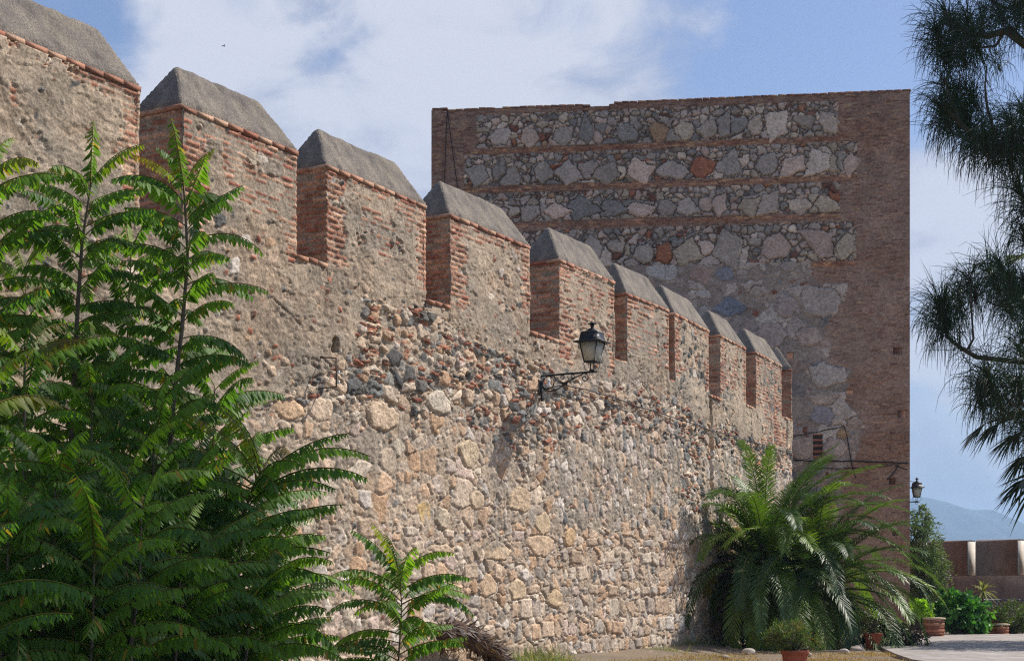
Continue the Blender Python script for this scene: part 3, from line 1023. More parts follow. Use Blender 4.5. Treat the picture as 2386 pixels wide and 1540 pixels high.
def build_tower_relief():
    F = TFI; rg = F.rg
    Y = TL[1] + TD[1] * F.U
    PX = CX + FD * (TL[0] + TD[0] * F.U) / Y
    PY = YH - FD * (F.V - EYE) / Y
    ch = 0.0705
    row = np.floor((F.V - F.v0) / ch).astype(int)
    rj = rg.uniform(0, 1, row.max() + 2)
    bands = []
    for (y0, y1, xl, xr) in ((235, 316, 1110, 1952), (332, 407, 1082, 1998), (425, 495, 1112, 1957), (517, 607, 1150, 1995)):
        ul = tower_uv(xl, 400)[0]; ur = tower_uv(xr, 400)[0]
        v1 = tower_uv(1955, y0)[1]; v0 = tower_uv(1955, y1)[1]
        bands.append((ul, ur, v0, v1))
    stone_reg = np.zeros(F.U.shape, bool)
    for (ul, ur, v0, v1) in bands:
        tooth = 0.10 * rj[row]
        stone_reg |= (F.U > ul + tooth) & (F.U < ur - tooth) & (F.V > v0 + 0.02 * F.N2) & (F.V < v1 + 0.02 * F.N2)
    # lower part: plaster over rubble, brick on the right with an irregular edge
    edge = np.interp(PY, [600, 612, 640, 660, 662, 705, 708, 760, 850, 860, 900, 935, 960, 1000, 1060, 1100, 1300],
                     [1995, 1880, 1885, 1900, 1965, 1965, 1940, 1925, 1930, 1985, 1970, 1960, 1990, 2010, 1985, 1960, 1950]) + 10 * F.N2 + 8 * rj[row]
    low = (PY > 609 + 6 * F.N2) & (PX < edge)
    # big stones row by row
    for (ul, ur, v0, v1) in bands:
        H = v1 - v0
        u = ul + 0.12
        while u < ur - 0.3:
            if rg.random() < 0.55:
                w = rg.uniform(0.48, 1.05); h = rg.uniform(0.50, 0.74) * H
                if u + w > ur: w = ur - u
                c = SHS[rg.integers(0, len(SHS))] * rg.uniform(0.85, 1.15)
                if rg.random() < 0.04: c = ORA[rg.integers(0, 4)]
                F.stone(u + w / 2, v0 + 0.03 + h / 2, w / 2 * 1.12, h / 2 * 1.12, rg.uniform(0.07, 0.13), c, sides=rg.integers(4, 8), rot=rg.uniform(-.3, .3), bevel=0.05, gap=0.012, over=0.2, tilt=.35, cn=.13)
                u += w + rg.uniform(0.0, 0.22)
            else:
                u += rg.uniform(0.15, 0.4)
        reg = (F.U > ul) & (F.U < ur) & (F.V > v0) & (F.V < v1)
        lowh = reg & (F.V < v0 + H * .62); 
        sp = [(SHS, 14), (ORA, 1), (REDB * .9, 1)]
        F.fitted(lowh, .54, .60, .55, (.05, .12), [(SHS, 13), (ORA, 1)], 61 + int(v0 * 7), gap=.016, bevel=.05, cn=.12)
        F.fitted(reg, .28, .25, .72, (.03, .10), sp, 62 + int(v0 * 7), gap=.012, bevel=.04, cn=.12)
        F.fitted(reg, .16, .14, .80, (.02, .08), sp, 63 + int(v0 * 7), gap=.010, bevel=.03, cn=.12)
        tot = 0
        for r, k in ((0.06, 260), (0.04, 300)):
            for _ in range(k):
                cu, cv = rg.uniform(ul + .06, ur - .06), rg.uniform(v0 + .04, v1 - .04)
                a = r * rg.uniform(.85, 1.2); b = min(r * rg.uniform(.55, .95), (v1 - v0) * .3)
                if cv + b > v1 + .02 or cv - b < v0 - .02 or cu - a < ul - .02 or cu + a > ur + .02: continue
                q = rg.random()
                c = (ORA if q < .07 else (REDB * .9 if q < .12 else SHS))
                c = c[rg.integers(0, len(c))] * rg.uniform(.75, 1.15)
                F.stone(cu, cv, a, b, rg.uniform(.04, .10), c, sides=rg.integers(5, 8), bevel=max(.02, .3 * b), gap=0.0, over=.12, cn=.15)
    OR_ = lin(196, 112, 60)
    for px, py, w, h, c, pr in ((1545, 635, 40, 24, (186, 176, 166), .05), (1700, 718, 42, 24, (122, 126, 136), .06), (1912, 700, 48, 38, (176, 160, 146), .06),
                                (1832, 715, 30, 30, (172, 152, 142), .05), (1885, 785, 29, 27, (176, 154, 140), .05), (1928, 875, 50, 30, (186, 172, 158), .07),
                                (1920, 928, 33, 18, (176, 156, 138), .05), (1912, 970, 29, 24, (150, 142, 144), .05), (1798, 782, 36, 34, (170, 150, 140), .05),
                                (1868, 1043, 34, 30, (176, 152, 134), .05), (1942, 1045, 30, 28, (178, 156, 142), .05), (1632, 640, 30, 22, (160, 132, 118), .04),
                                (1690, 640, 28, 20, (128, 126, 130), .04), (1840, 620, 24, 13, (164, 150, 140), .05), (1768, 680, 26, 15, (170, 152, 138), .04),
                                (1640, 686, 18, 11, (184, 172, 160), .05), (1640, 728, 18, 20, (166, 156, 148), .04), (1860, 678, 28, 16, (176, 160, 146), .04),
                                (1988, 985, 18, 14, (168, 146, 128), .04), (1965, 1012, 18, 14, (164, 134, 98), .04), (1762, 640, 20, 17, (160, 138, 124), .04)):
        u, v = tower_uv(px, py); k = 54.5 / FD
        F.stone(u, v, w * k * 1.05, h * k * 1.05, pr + .03, np.array(lin(*c)) * .95 + np.array(lin(150, 132, 116)) * .15, sides=rg.integers(6, 9), rot=0, bevel=.05, gap=.01, over=.6, cn=.16)
    F.fitted(low & (F.N2 < .5), 1.0, .85, .40, (.035, .07), [(pal((190, 172, 156), (178, 160, 146), (156, 140, 130), (194, 178, 162)), 1)], 71, bevel=.05, cn=.2)
    F.fitted(low, .50, .42, .45, (.02, .062), [(pal((184, 166, 150), (150, 138, 130), (128, 122, 120), (166, 142, 126)), 1)], 72, bevel=.04, cn=.2)
    F.fitted(low, .24, .18, .40, (.015, .052), [(SHS, 2), (REDB * .9, 1)], 73, bevel=.03, cn=.2)
    for r, k in ((0.09, 300), (0.05, 400)):
        for _ in range(k):
            cu, cv = rg.uniform(3, TW - 2.2), rg.uniform(1.2, 13.2)
            i, j = int(cu / F.du), int(cv / F.dv)
            if not low[i, j] or F.occ[i, j]: continue
            q = rg.random(); c = SHS if q < .6 else (pal((170, 150, 134), (180, 160, 140))) if q < .8 else REDB * .9
            flat = q >= .8
            c = c[rg.integers(0, len(c))] * rg.uniform(.85, 1.15)
            F.stone(cu, cv, r, r * (.3 if flat else rg.uniform(.6, .95)), rg.uniform(.02, .06), c, sides=7, rect=flat and r < .1, bevel=.04, gap=.01, over=.1)
    # tall orange stones seen on the face
    reg_b = (~stone_reg) & (~low)
    # string courses project a little and are paler
    F.bricks(reg_b, 0.27, ch, 0.009, 0.035, SHB, seed=21, miss=0.02)
    st = np.zeros(F.U.shape, bool)
    for (ul, ur, v0, v1) in bands:
        m = (F.V > v0 - 0.20) & (F.V < v0 - 0.03) & (F.U > ul - .1) & (F.U < ur + .05) & reg_b
        F.S[m] += 0.025
        F.SC[m] = F.SC[m] * np.array([1.25, 1.15, 1.02])
    # brick filling between the big stones
    F.bricks(stone_reg & (~F.occ) & (F.N2 > 0.05), 0.22, ch, 0.012, 0.03, REDB * .7, seed=33, miss=.1, occupy=False)
    F.bricks(low & (~F.occ) & (F.N2 > 0.42), 0.24, ch, 0.012, 0.03, REDB * .8, seed=34, miss=.1, occupy=False)
    base = np.where(stone_reg, -0.02, np.where(low, 0.026, 0.017))
    N3 = vnoise(F.U.shape, (0.5 / F.du, 0.5 / F.dv), 88, 4, .6)
    mh = base + np.where(low, 0.020, 0.004) * F.N2 + np.where(low, .012, .006) * F.N1 + np.where(low, .018, .003) * N3
    worn = np.clip((900 - PY) / 700, 0, 1)
    mh = np.where(reg_b, mh + 0.012 * (1 - worn) + 0.008 * np.clip(F.N2, 0, 1), mh)
    mc = np.where(stone_reg[..., None], np.array(lin(124, 110, 100)), np.where(low[..., None], np.array(lin(166, 146, 130)), np.array(lin(160, 132, 114))))
    g = np.clip(0.5 + 0.9 * vnoise(F.U.shape, (1.6 / F.du, 1.0 / F.dv), 56, 5), 0, 1)[..., None]
    mc = np.where(low[..., None], mc * (1 - g * .5) + np.array(lin(136, 124, 114)) * g * .5, mc)
    mc = mc * (1 + 0.12 * F.N1 + 0.12 * N3)[..., None]
    F.finish(mh, mc)
    # rusty-orange and grey stains that belong to the bricks
    stain = np.clip(0.2 + vnoise(F.U.shape, (2.2 / F.du, 1.1 / F.dv), 91, 4), 0, 1)
    tint = np.where(reg_b, stain, 0)[..., None]
    F.C = F.C * (1 - 0.25 * tint * np.array([0.3, 0.7, 1.0]))
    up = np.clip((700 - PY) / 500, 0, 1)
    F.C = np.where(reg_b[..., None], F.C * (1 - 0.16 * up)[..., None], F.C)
    # putlog holes
    for px, py, rx, ry in ((2091, 818, .10, .10), (2102, 965, .10, .10), (2079, 1121, .085, .085), (1841, 829, .08, .08), (1981, 912, .09, .05), (2086, 652 + 590, .06, .06)):
        u, v = tower_uv(px, py)
        a0, a1, b0, b1 = F.win(u, v, rx, ry)
        F.H[a0:a1, b0:b1] = -0.35
        F.C[a0:a1, b0:b1] *= 0.8
    # brick-filled slot
    u, v = tower_uv(1905, 1040)
    a0, a1, b0, b1 = F.win(u, v, .13, .42)
    rr = (np.floor(F.V[a0:a1, b0:b1] / 0.1).astype(int) % 2)
    F.H[a0:a1, b0:b1] = np.where(rr == 0, 0.03, -0.06)
    F.C[a0:a1, b0:b1] = np.where((rr == 0)[..., None], REDB[1], np.array(lin(80, 70, 64)))
    # left strip joint
    u, v = tower_uv(1034, 400)
    a0, a1, b0, b1 = F.win(u, 10, .02, 8)
    F.H[a0:a1, b0:b1] -= 0.04


build_tower_relief()


def tower():
    root = empty("brick_tower", (float(TL[0]), float(TL[1]), 0))
    tag(root, "tall square brick tower in shade with four bands of grey boulders", "tower")
    r0 = np.array([TL[0], TL[1], 0.0])
    F = TFI
    # ragged top course
    top = F.V.copy()
    jt = F.nv - 1
    Vp = F.V.copy()
    seg = np.repeat(R.uniform(-0.03, 0.02, F.nu // 8 + 2), 8)[:F.nu]
    Y = TL[1] + TD[1] * F.u
    PXr = CX + FD * (TL[0] + TD[0] * F.u) / Y
    # the photograph's top edge: a little lower in the middle, a missing course
    drop = np.interp(PXr, [1005, 1030, 1033, 1110, 1358, 1360, 1418, 1420, 2119], [-0.02, -0.02, 0.06, 0.04, 0.05, 0.12, 0.12, 0.02, 0.0])
    Vp = F.V - (np.clip((F.V - (TH - 0.3)) / 0.3, 0, 1) * (drop - seg)[:, None])
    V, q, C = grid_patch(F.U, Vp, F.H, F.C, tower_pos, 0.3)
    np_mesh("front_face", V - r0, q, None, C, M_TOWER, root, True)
    # other sides and roof: thick walls with a parapet
    m, T, out = new_mat("tower_side_brick")
    co = T.n('ShaderNodeTexCoord').outputs['Object']
    sx = T.n('ShaderNodeSeparateXYZ', {0: co})
    uv = T.n('ShaderNodeCombineXYZ', {0: T.math('ADD', sx.outputs[0], sx.outputs[1]), 1: sx.outputs[2]}).outputs[0]
    bt = T.n('ShaderNodeTexBrick', {'Vector': uv, 'Color1': lin(150, 98, 78), 'Color2': lin(122, 82, 68), 'Mortar': lin(150, 136, 120), 'Scale': 1.0,
                                    'Mortar Size': 0.008, 'Brick Width': 0.28, 'Row Height': 0.072})
    bu = T.n('ShaderNodeBump', {'Height': bt.outputs[1], 'Strength': 0.6, 'Distance': -0.02})
    bs = T.n('ShaderNodeBsdfPrincipled', {'Base Color': bt.outputs[0], 'Roughness': 0.95, 'Normal': bu.outputs[0]})
    T.t.links.new(bs.outputs[0], out.inputs[0])
    mb = MB()
    h = TH - 0.08; D = 14.0
    a = 0.10
    prof = [(a, 0.0), (TW - 0.02, 0.0), (TW - 0.02, -D), (a, -D)]
    def add_wall(u0, h0, u1, h1, th):
        pts = [tower_pos(u, z, hh) for z in (0, h) for (u, hh) in ((u0, h0), (u1, h0), (u1, h1), (u0, h1))]
        mb.add(np.array(pts) - r0, [[0, 1, 5, 4], [1, 2, 6, 5], [2, 3, 7, 6], [3, 0, 4, 7], [4, 5, 6, 7]], None)
    add_wall(0.02, -0.10, 0.7, -D, 0)
    add_wall(TW - 0.7, -0.10, TW - 0.02, -D, 0)
    add_wall(0.7, -D + 0.7, TW - 0.7, -D, 0)
    add_wall(0.7, -0.12, TW - 0.7, -0.7, 0)
    pts = [tower_pos(u, TH - 1.2, hh) for (u, hh) in ((0.7, -0.7), (TW - 0.7, -0.7), (TW - 0.7, -D + .7), (0.7, -D + .7))]
    mb.add(np.array(pts) - r0, [[0, 1, 2, 3]])
    mb.build("side_walls", m, root)
    # flat coping bricks along the top of the front
    cb = MB()
    u = 0.02
    while u < TW - 0.1:
        w = 0.29 + R.uniform(-.03, .03)
        px = np.interp(u, F.u, PXr)
        if not (1361 < px < 1417) and R.random() > 0.05:
            dd = float(np.interp(px, PXr, drop))
            c = tower_pos(u + w / 2, TH - dd + 0.005, -0.10)
            M = np.array([[TD[0], -TN[0], 0], [TD[1], -TN[1], 0], [0, 0, 1]])
            cb.box(c - r0, (w - 0.015, 0.3, 0.055), col=SHB[R.integers(0, 8)] * R.uniform(.8, 1.1), M=M, jit=0.01)
        u += w
    cb.build("coping", M_BRICK, root)


tower()

# ------------------------------------------------------------------ ground, pavement, hills
def geo(a, b, fine, far):
    """coordinates: fine steps from a to b, then growing steps out to +-far"""
    mid = np.arange(a, b + fine / 2, fine)
    out, st = [], fine
    x = b
    while x < far:
        st *= 1.5; x += st; out.append(x)
    lo, st, x = [], fine, a
    while x > -far:
        st *= 1.5; x -= st; lo.append(x)
    return np.concatenate([lo[::-1], mid, out])


GREEN_OLIVE = lin(96, 94, 52)


def ground():
    x, y = geo(-12, 34, 0.2, 8200), geo(10, 62, 0.2, 8200)
    X, Y = np.meshgrid(x, y, indexing='ij')
    n = vnoise((len(x), len(y)), (6, 6), 301, 5)
    n2 = vnoise((len(x), len(y)), (30, 30), 302, 5)
    near = np.exp(-((np.clip(np.abs(Y - 36) - 24, 0, None)) / 20) ** 2)
    Z = 0.03 * n * near
    # a low bank of earth and fallen mortar against the wall foot
    dwall = (X - P0[0]) * D1[1] - (Y - P0[1]) * D1[0]
    Z += np.clip(0.16 - 0.10 * dwall, 0, 0.3) * (dwall > -0.5) * (Y < 40) * (Y > 5)
    far = np.hypot(X, Y) > 70
    Z = np.where(far, -3.0, Z)
    V = np.stack([X, Y, Z], -1).reshape(-1, 3)
    idx = np.arange(X.size).reshape(X.shape)
    q = np.stack([idx[:-1, :-1], idx[1:, :-1], idx[1:, 1:], idx[:-1, 1:]], -1).reshape(-1, 4)
    m, T, out = new_mat("dry_earth")
    co = T.n('ShaderNodeTexCoord').outputs['Object']
    n1 = T.n('ShaderNodeTexNoise', {'Vector': co, 'Scale': 0.5, 'Detail': 8.0, 'Roughness': 0.6}).outputs[0]
    nn = T.n('ShaderNodeTexNoise', {'Vector': co, 'Scale': 14.0, 'Detail': 6.0, 'Roughness': 0.75}).outputs[0]
    c = T.mix(T.ramp(n1, 0.4, 0.6), lin(150, 134, 114), lin(134, 122, 108))
    c = T.mix(T.ramp(nn, 0.35, 0.65, 0, 0.55), c, lin(100, 86, 68))
    # scrub colour far away
    ln = T.vmath('LENGTH', co).outputs['Value']
    c = T.mix(T.ramp(ln, 60.0, 200.0), c, lin(98, 96, 70))
    b = T.n('ShaderNodeBump', {'Height': nn, 'Strength': 0.8, 'Distance': 0.04})
    bs = T.n('ShaderNodeBsdfPrincipled', {'Base Color': c, 'Roughness': 0.97, 'Normal': b.outputs[0], 'Specular IOR Level': 0.1})
    T.t.links.new(bs.outputs[0], out.inputs[0])
    tag(np_mesh("ground", V, q, None, None, m), kind="structure")
    # pavement of pale concrete at the right
    pts = [G(2062, 1497), G(2100, 1483.5), G(2180, 1481.5), G(2420, 1481.5), np.array([34, 51.5, 0]), np.array([34, 24, 0]), np.array([9.2, 24, 0]), G(2125, 1543), G(2088, 1530), G(2050, 1512)]
    m, T, out = new_mat("pale_concrete_paving")
    co = T.n('ShaderNodeTexCoord').outputs['Object']
    n1 = T.n('ShaderNodeTexNoise', {'Vector': co, 'Scale': 1.2, 'Detail': 8.0, 'Roughness': 0.65}).outputs[0]
    bt = T.n('ShaderNodeTexBrick', {'Vector': co, 'Color1': lin(176, 168, 160), 'Color2': lin(160, 154, 148), 'Mortar': lin(120, 112, 104), 'Scale': 1.0,
                                    'Mortar Size': 0.012, 'Brick Width': 0.6, 'Row Height': 0.6}, offset=0.0)
    n9 = T.n('ShaderNodeTexNoise', {'Vector': co, 'Scale': 9.0, 'Detail': 6.0, 'Roughness': 0.75}).outputs[0]
    c = T.mix(T.ramp(n1, 0.35, 0.65, 0.6, 0.0), bt.outputs[0], lin(130, 118, 106))
    c = T.mix(T.ramp(n9, 0.5, 0.7, 0.0, 0.6), c, lin(104, 92, 80))
    bs = T.n('ShaderNodeBsdfPrincipled', {'Base Color': c, 'Roughness': 0.9})
    T.t.links.new(bs.outputs[0], out.inputs[0])
    top = np.array([[p[0], p[1], 0.075] for p in pts]); bot = top.copy(); bot[:, 2] = -0.2
    me = bpy.data.meshes.new("pavement")
    N = len(pts)
    me.from_pydata(np.concatenate([top, bot]).tolist(), [], [list(range(N))[::-1]] + [[i, (i + 1) % N, N + (i + 1) % N, N + i] for i in range(N)])
    tag(link_mesh("pavement", me, m), kind="structure")


ground()


def hills():
    px = np.array([1700, 2000, 2122, 2160, 2200, 2235, 2262, 2290, 2312, 2335, 2360, 2386, 2420, 2520, 2700])
    py = np.array([1262, 1205, 1160, 1158, 1168, 1180, 1189, 1188, 1185, 1200, 1214, 1228, 1240, 1270, 1330])
    xx = np.linspace(px[0], px[-1], 160)
    yy = np.interp(xx, px, py)
    k = np.ones(5) / 5
    yy = np.convolve(np.pad(yy, 2, mode='edge'), k, 'valid')
    yy += 1.4 * vnoise((160, 1), (6, 1), 8, 4)[:, 0]
    Yr = 5600.0
    t = np.linspace(-1, 1, 31)
    ridge = (YH - yy) / FD * Yr + EYE
    Xr = (xx - CX) / FD * Yr
    nz = vnoise((160, 31), (10, 6), 9, 5)
    V = np.zeros((160, 31, 3))
    V[..., 0] = Xr[:, None] * (1 + 0.06 * t[None, :])
    V[..., 1] = Yr + t[None, :] * 1500
    V[..., 2] = -3 + (ridge[:, None] + 3) * (1 - np.abs(t)[None, :] ** 1.1) * (1 + 0.10 * nz * np.minimum(1, np.abs(t) * 3)[None, :])
    idx = np.arange(160 * 31).reshape(160, 31)
    q = np.stack([idx[:-1, :-1], idx[1:, :-1], idx[1:, 1:], idx[:-1, 1:]], -1).reshape(-1, 4)
    m = mat_plain("hill_scrub", lin(66, 74, 70), 0.95, 0, 0.3, 0.01, 0)
    tag(np_mesh("hills", V.reshape(-1, 3), q, None, None, m), kind="structure")


hills()

# ------------------------------------------------------------------ leaf builders
def rot_frames(T, up=np.array([0, 0, 1.0])):
    T = T / (np.linalg.norm(T, axis=-1, keepdims=True) + 1e-9)
    S = np.cross(T, up); S /= np.linalg.norm(S, axis=-1, keepdims=True) + 1e-6
    N = np.cross(S, T)
    return T, S, N


def strip_leaflets(base, dirs, side, length, width, droop, stations=((0, .25), (.3, 1), (.68, .8), (1, .04)), fold=0.25):
    """many leaflets at once: base, dirs, side (n,3); length, width (n,); -> V (n, 3*k, 3), quad pattern"""
    n = len(base); k = len(stations)
    st = np.array([a for a, _ in stations]); w = np.array([b for _, b in stations])
    nrm = np.cross(side, dirs); nrm /= np.linalg.norm(nrm, axis=1, keepdims=True) + 1e-9
    mid = base[:, None] + dirs[:, None] * (length[:, None] * st)[..., None]
    mid[..., 2] -= (droop * length)[:, None] * st ** 2
    off = side[:, None] * (0.5 * width[:, None] * w)[..., None]
    lift = nrm[:, None] * (fold * 0.5 * width[:, None] * w)[..., None]
    V = np.stack([mid - off + lift, mid, mid + off + lift], 2).reshape(n, 3 * k, 3)
    q = []
    for i in range(k - 1):
        a = 3 * i
        q += [[a, a + 1, a + 4, a + 3], [a + 1, a + 2, a + 5, a + 4]]
    return V, np.array(q)


def add_leaflets(mb, V, q, cols):
    n, m, _ = V.shape
    Q = (q[None] + (np.arange(n) * m)[:, None, None]).reshape(-1, 4)
    mb.add(V.reshape(-1, 3), Q, None, np.repeat(cols, m, 0))


G_BRI = np.array(lin(134, 164, 42)); G_MID = np.array(lin(86, 122, 44)); G_DRK = np.array(lin(58, 90, 48)); G_RED = np.array(lin(140, 88, 34))


def pinnate_leaf(mb, base, az, elev, L, sag, col, n=13, ll=0.15, red=0.0, rg=R):
    """compound leaf of tree-of-heaven: arching rachis with hanging lance leaflets"""
    t = np.linspace(0, 1, 9)
    e = elev - sag * t ** 1.1
    bend = rg.uniform(-.5, .5)
    a = az + bend * t
    d = np.stack([np.cos(e) * np.cos(a), np.cos(e) * np.sin(a), np.sin(e)], -1)
    pts = base + np.concatenate([[np.zeros(3)], np.cumsum(d[:-1] * (L / 8), 0)])
    mb.tube(pts, np.linspace(0.007, 0.003, 9) * L / 0.8, 4, col=np.array(lin(112, 112, 48)) * (1 - red) + G_RED * red, cap=False)
    tt = np.linspace(0.14, 0.97, n) + rg.uniform(-.01, .01, n)
    idx = tt * 8; i0 = np.minimum(idx.astype(int), 7); f = (idx - i0)[:, None]
    P_ = pts[i0] * (1 - f) + pts[i0 + 1] * f
    D = d[i0] * (1 - f) + d[np.minimum(i0 + 1, 8)] * f
    T, S, N = rot_frames(D)
    for sg in (-1, 1):
        drop = rg.uniform(0.50, 0.85, n)[:, None] + 0.1
        ld = S * sg * 0.62 + T * 0.38 - np.array([0, 0, 1.0]) * drop + rg.normal(0, 0.12, (n, 3))
        ld /= np.linalg.norm(ld, axis=1, keepdims=True)
        sd = T - ld * (T * ld).sum(1)[:, None]
        sd /= np.linalg.norm(sd, axis=1, keepdims=True)
        prof = np.clip(np.sin(np.pi * (0.16 + 0.80 * tt)) ** 0.5, .35, 1)
        le = ll * prof * rg.uniform(.9, 1.1, n)
        V, q = strip_leaflets(P_, ld, sd, le, le * 0.34, rg.uniform(.02, .22, n))
        c = col[None] * rg.uniform(.8, 1.18, n)[:, None]
        od = rg.random(n)
        c[od < .02] = np.array(lin(150, 128, 50)); ld[od > .97] *= .5
        if red: 
            k = (red * np.clip(tt * 1.4, 0, 1))[:, None]
            c = c * (1 - k) + G_RED * k
        add_leaflets(mb, V, q, c)


def ailanthus(name_label, stem, r0, leaves, group, seed, Lr=(0.6, 1.0), dense=1.0, spread=None, young=True, mates=None):
    """stem: list of (px, py, depth) from base to tip"""
    rg = np.random.default_rng(seed)
    pts = np.array([P(*p) for p in stem])
    # smooth path
    t = np.linspace(0, len(pts) - 1, 24)
    path = np.stack([np.interp(t, np.arange(len(pts)), pts[:, k]) for k in range(3)], -1)
    base = np.array([path[0][0], path[0][1], 0.0])
    root = empty("tree_of_heaven", base)
    tag(root, name_label, "tree", group)
    if path[0][2] > 0.15: path = np.vstack([base - [0, 0, .05], path])
    tb = MB()
    tb.tube(path - base, np.linspace(r0, r0 * .3, len(path)), 7)
    tb.build("stem", M_STEM, root, True)
    cb = MB()
    seg = np.linalg.norm(np.diff(path, axis=0), axis=1); cum = np.concatenate([[0], np.cumsum(seg)]); H = cum[-1]
    ga = rg.uniform(0, 6.28)
    for i in range(leaves):
        f = 1 - (i / leaves) ** 1.15 * dense          # from the tip downwards
        s = H * f
        b = np.array([np.interp(s, cum, path[:, k]) for k in range(3)])
        ga += 2.4 + rg.uniform(-.6, .6)
        k = 1 - f
        top = math.exp(-i / 4.0)
        elev = math.radians(70) * top + math.radians(36) * (1 - top) - k * 0.25 + rg.uniform(-.28, .28)
        L = rg.uniform(*Lr) * (0.66 + 0.34 * min(1, (i + 1) / 5))
        col = G_BRI * (0.45 * top + 0.15) + G_MID * (0.85 - 0.45 * top) if rg.random() < .6 else G_MID * .6 + G_DRK * .4
        pinnate_leaf(cb, b - base, ga, elev, L, rg.uniform(.6, 1.5), col, n=int(14 + 7 * L), ll=rg.uniform(.135, .18) * (0.6 + 0.4 * min(1, (i + 2) / 5)),
                     red=(0.6 if (i < 4 and young) else 0.0) * rg.uniform(0, 1), rg=rg)
    cb.build("crown", M_LEAF, root, True)
    return root


GA = "tree-of-heaven saplings growing in front of the wall"
ailanthus("tall leafy sapling left of the second merlon, its tip against the plaster", [(150, 1420, 18.2), (168, 1000, 18.2), (182, 700, 18.2), (192, 560, 18.1), (212, 430, 18.0)], .04, 92, GA, 1, Lr=(.75, 1.15))
ailanthus("tallest sapling with its tip in front of the second merlon's brick corner", [(380, 1440, 18.8), (402, 960, 18.8), (425, 760, 18.7), (438, 600, 18.7), (428, 432, 18.6)], .04, 96, GA, 2, Lr=(.75, 1.15))
ailanthus("bushy sapling rising from mid height with yellow-green tip over the tan stones", [(470, 1480, 18.2), (520, 1300, 18.2), (565, 1200, 18.2), (608, 1105, 18.1)], .035, 84, GA, 3, Lr=(1.2, 1.65))
ailanthus("small separate sapling by the dry log at the wall foot", [(928, 1545, 23.2), (934, 1460, 23.2), (936, 1400, 23.2), (928, 1345, 23.2)], .018, 44, GA, 4, Lr=(1.05, 1.4))
ailanthus("sapling at the left picture edge with leaves reaching over the plaster", [(-60, 1400, 17.4), (-50, 900, 17.4), (-40, 600, 17.4), (-22, 400, 17.3)], .04, 90, GA, 5, Lr=(.85, 1.3))
ailanthus("half-hidden sapling between the two tall ones", [(250, 1440, 19.4), (290, 1000, 19.4), (300, 720, 19.4), (306, 590, 19.4)], .025, 70, GA, 6, Lr=(.8, 1.15), young=False)
low_specs = [("dark low sapling under the tall ones, left cluster", 60, 1500, 820, 16.4), ("dark low sapling beneath the left tall sapling", 215, 1520, 900, 16.9),
             ("low shaded sapling beneath the tallest one", 360, 1530, 960, 17.2), ("low sapling cut by the left picture edge", -60, 1500, 940, 15.0),
             ("shaded sapling near the bottom left, upper of two", 130, 1600, 1100, 15.4), ("shaded sapling at bottom, left of the bushy one", 300, 1600, 1120, 15.8),
             ("leafy low sapling under the bushy yellow-tipped one", 440, 1600, 1110, 17.0), ("low sapling right of the bushy one's foot", 560, 1580, 1250, 17.2),
             ("lowest dark sapling in the bottom left corner", 20, 1650, 1230, 14.0), ("dark sapling at the bottom edge, right of the corner one", 220, 1700, 1290, 14.0),
             ("shaded sapling at the bottom edge below the bushy one", 420, 1660, 1300, 15.6), ("outermost low sapling reaching toward the small separate one", 640, 1600, 1290, 18.6),
             ("sapling behind the left tall one, close to the wall", 60, 1400, 620, 19.2), ("sapling behind the tallest one, low against the wall", 470, 1400, 1000, 20.0),
             ("sapling at mid height behind the tallest one's stem", 500, 1350, 900, 19.6), ("sapling half hidden behind the left tall one's lower leaves", 240, 1350, 860, 18.9),
             ("darkest sapling in the far bottom left corner", -70, 1700, 1330, 13.2), ("shaded sapling at the middle of the bottom left thicket", 330, 1500, 1200, 14.8),
             ("shaded sapling low in the thicket under the left tall sapling", 120, 1500, 1240, 14.6), ("low sapling at the thicket's right foot", 580, 1640, 1400, 16.4)]
for i, (lab, x, y0, y1, Y) in enumerate(low_specs):
    ailanthus(lab, [(x - 25, y0, Y), (x - 5, (y0 + y1) / 2, Y), (x, y1, Y)], .025, 42 if i not in (13, 17) else 30, "low tree-of-heaven saplings in the thicket", 40 + i, Lr=(.85, 1.3), young=i in (0, 3, 12))


# ------------------------------------------------------------------ palms
def frond(mb, base, az, elev, L, sag, col, rg, n=70, ll=0.42, twist=0.0, width=0.022):
    t = np.linspace(0, 1, 13)
    e = elev - sag * t ** 1.35
    a = az + twist * t
    d = np.stack([np.cos(e) * np.cos(a), np.cos(e) * np.sin(a), np.sin(e)], -1)
    pts = base + np.concatenate([[np.zeros(3)], np.cumsum(d[:-1] * (L / 12), 0)])
    mb.tube(pts, np.linspace(0.026, 0.004, 13), 5, col=np.array(lin(128, 130, 66)) * .8, cap=False)
    tt = np.linspace(0.13, 1.0, n)
    idx = tt * 12; i0 = np.minimum(idx.astype(int), 11); f = (idx - i0)[:, None]
    P_ = pts[i0] * (1 - f) + pts[i0 + 1] * f
    D = d[i0] * (1 - f) + d[i0 + 1] * f
    T, S, N = rot_frames(D)
    for sg in (-1, 1):
        fw = 0.45 + 0.75 * tt[:, None]
        ld = S * sg * 0.85 + T * fw + N * rg.uniform(.15, .45, (n, 1)) + rg.normal(0, .07, (n, 3))
        ld /= np.linalg.norm(ld, axis=1, keepdims=True)
        sd = np.cross(ld, N); sd /= np.linalg.norm(sd, axis=1, keepdims=True)
        le = ll * np.clip(np.sin(np.pi * (0.10 + 0.82 * tt)) ** 0.6, .25, 1) * rg.uniform(.88, 1.1, n)
        V, q = strip_leaflets(P_, ld, sd, le, np.full(n, width), rg.uniform(.1, .4, n), stations=((0, .6), (.4, 1), (.75, .8), (1, .05)), fold=.5)
        c = col[None] * rg.uniform(.82, 1.15, n)[:, None]
        add_leaflets(mb, V, q, c)


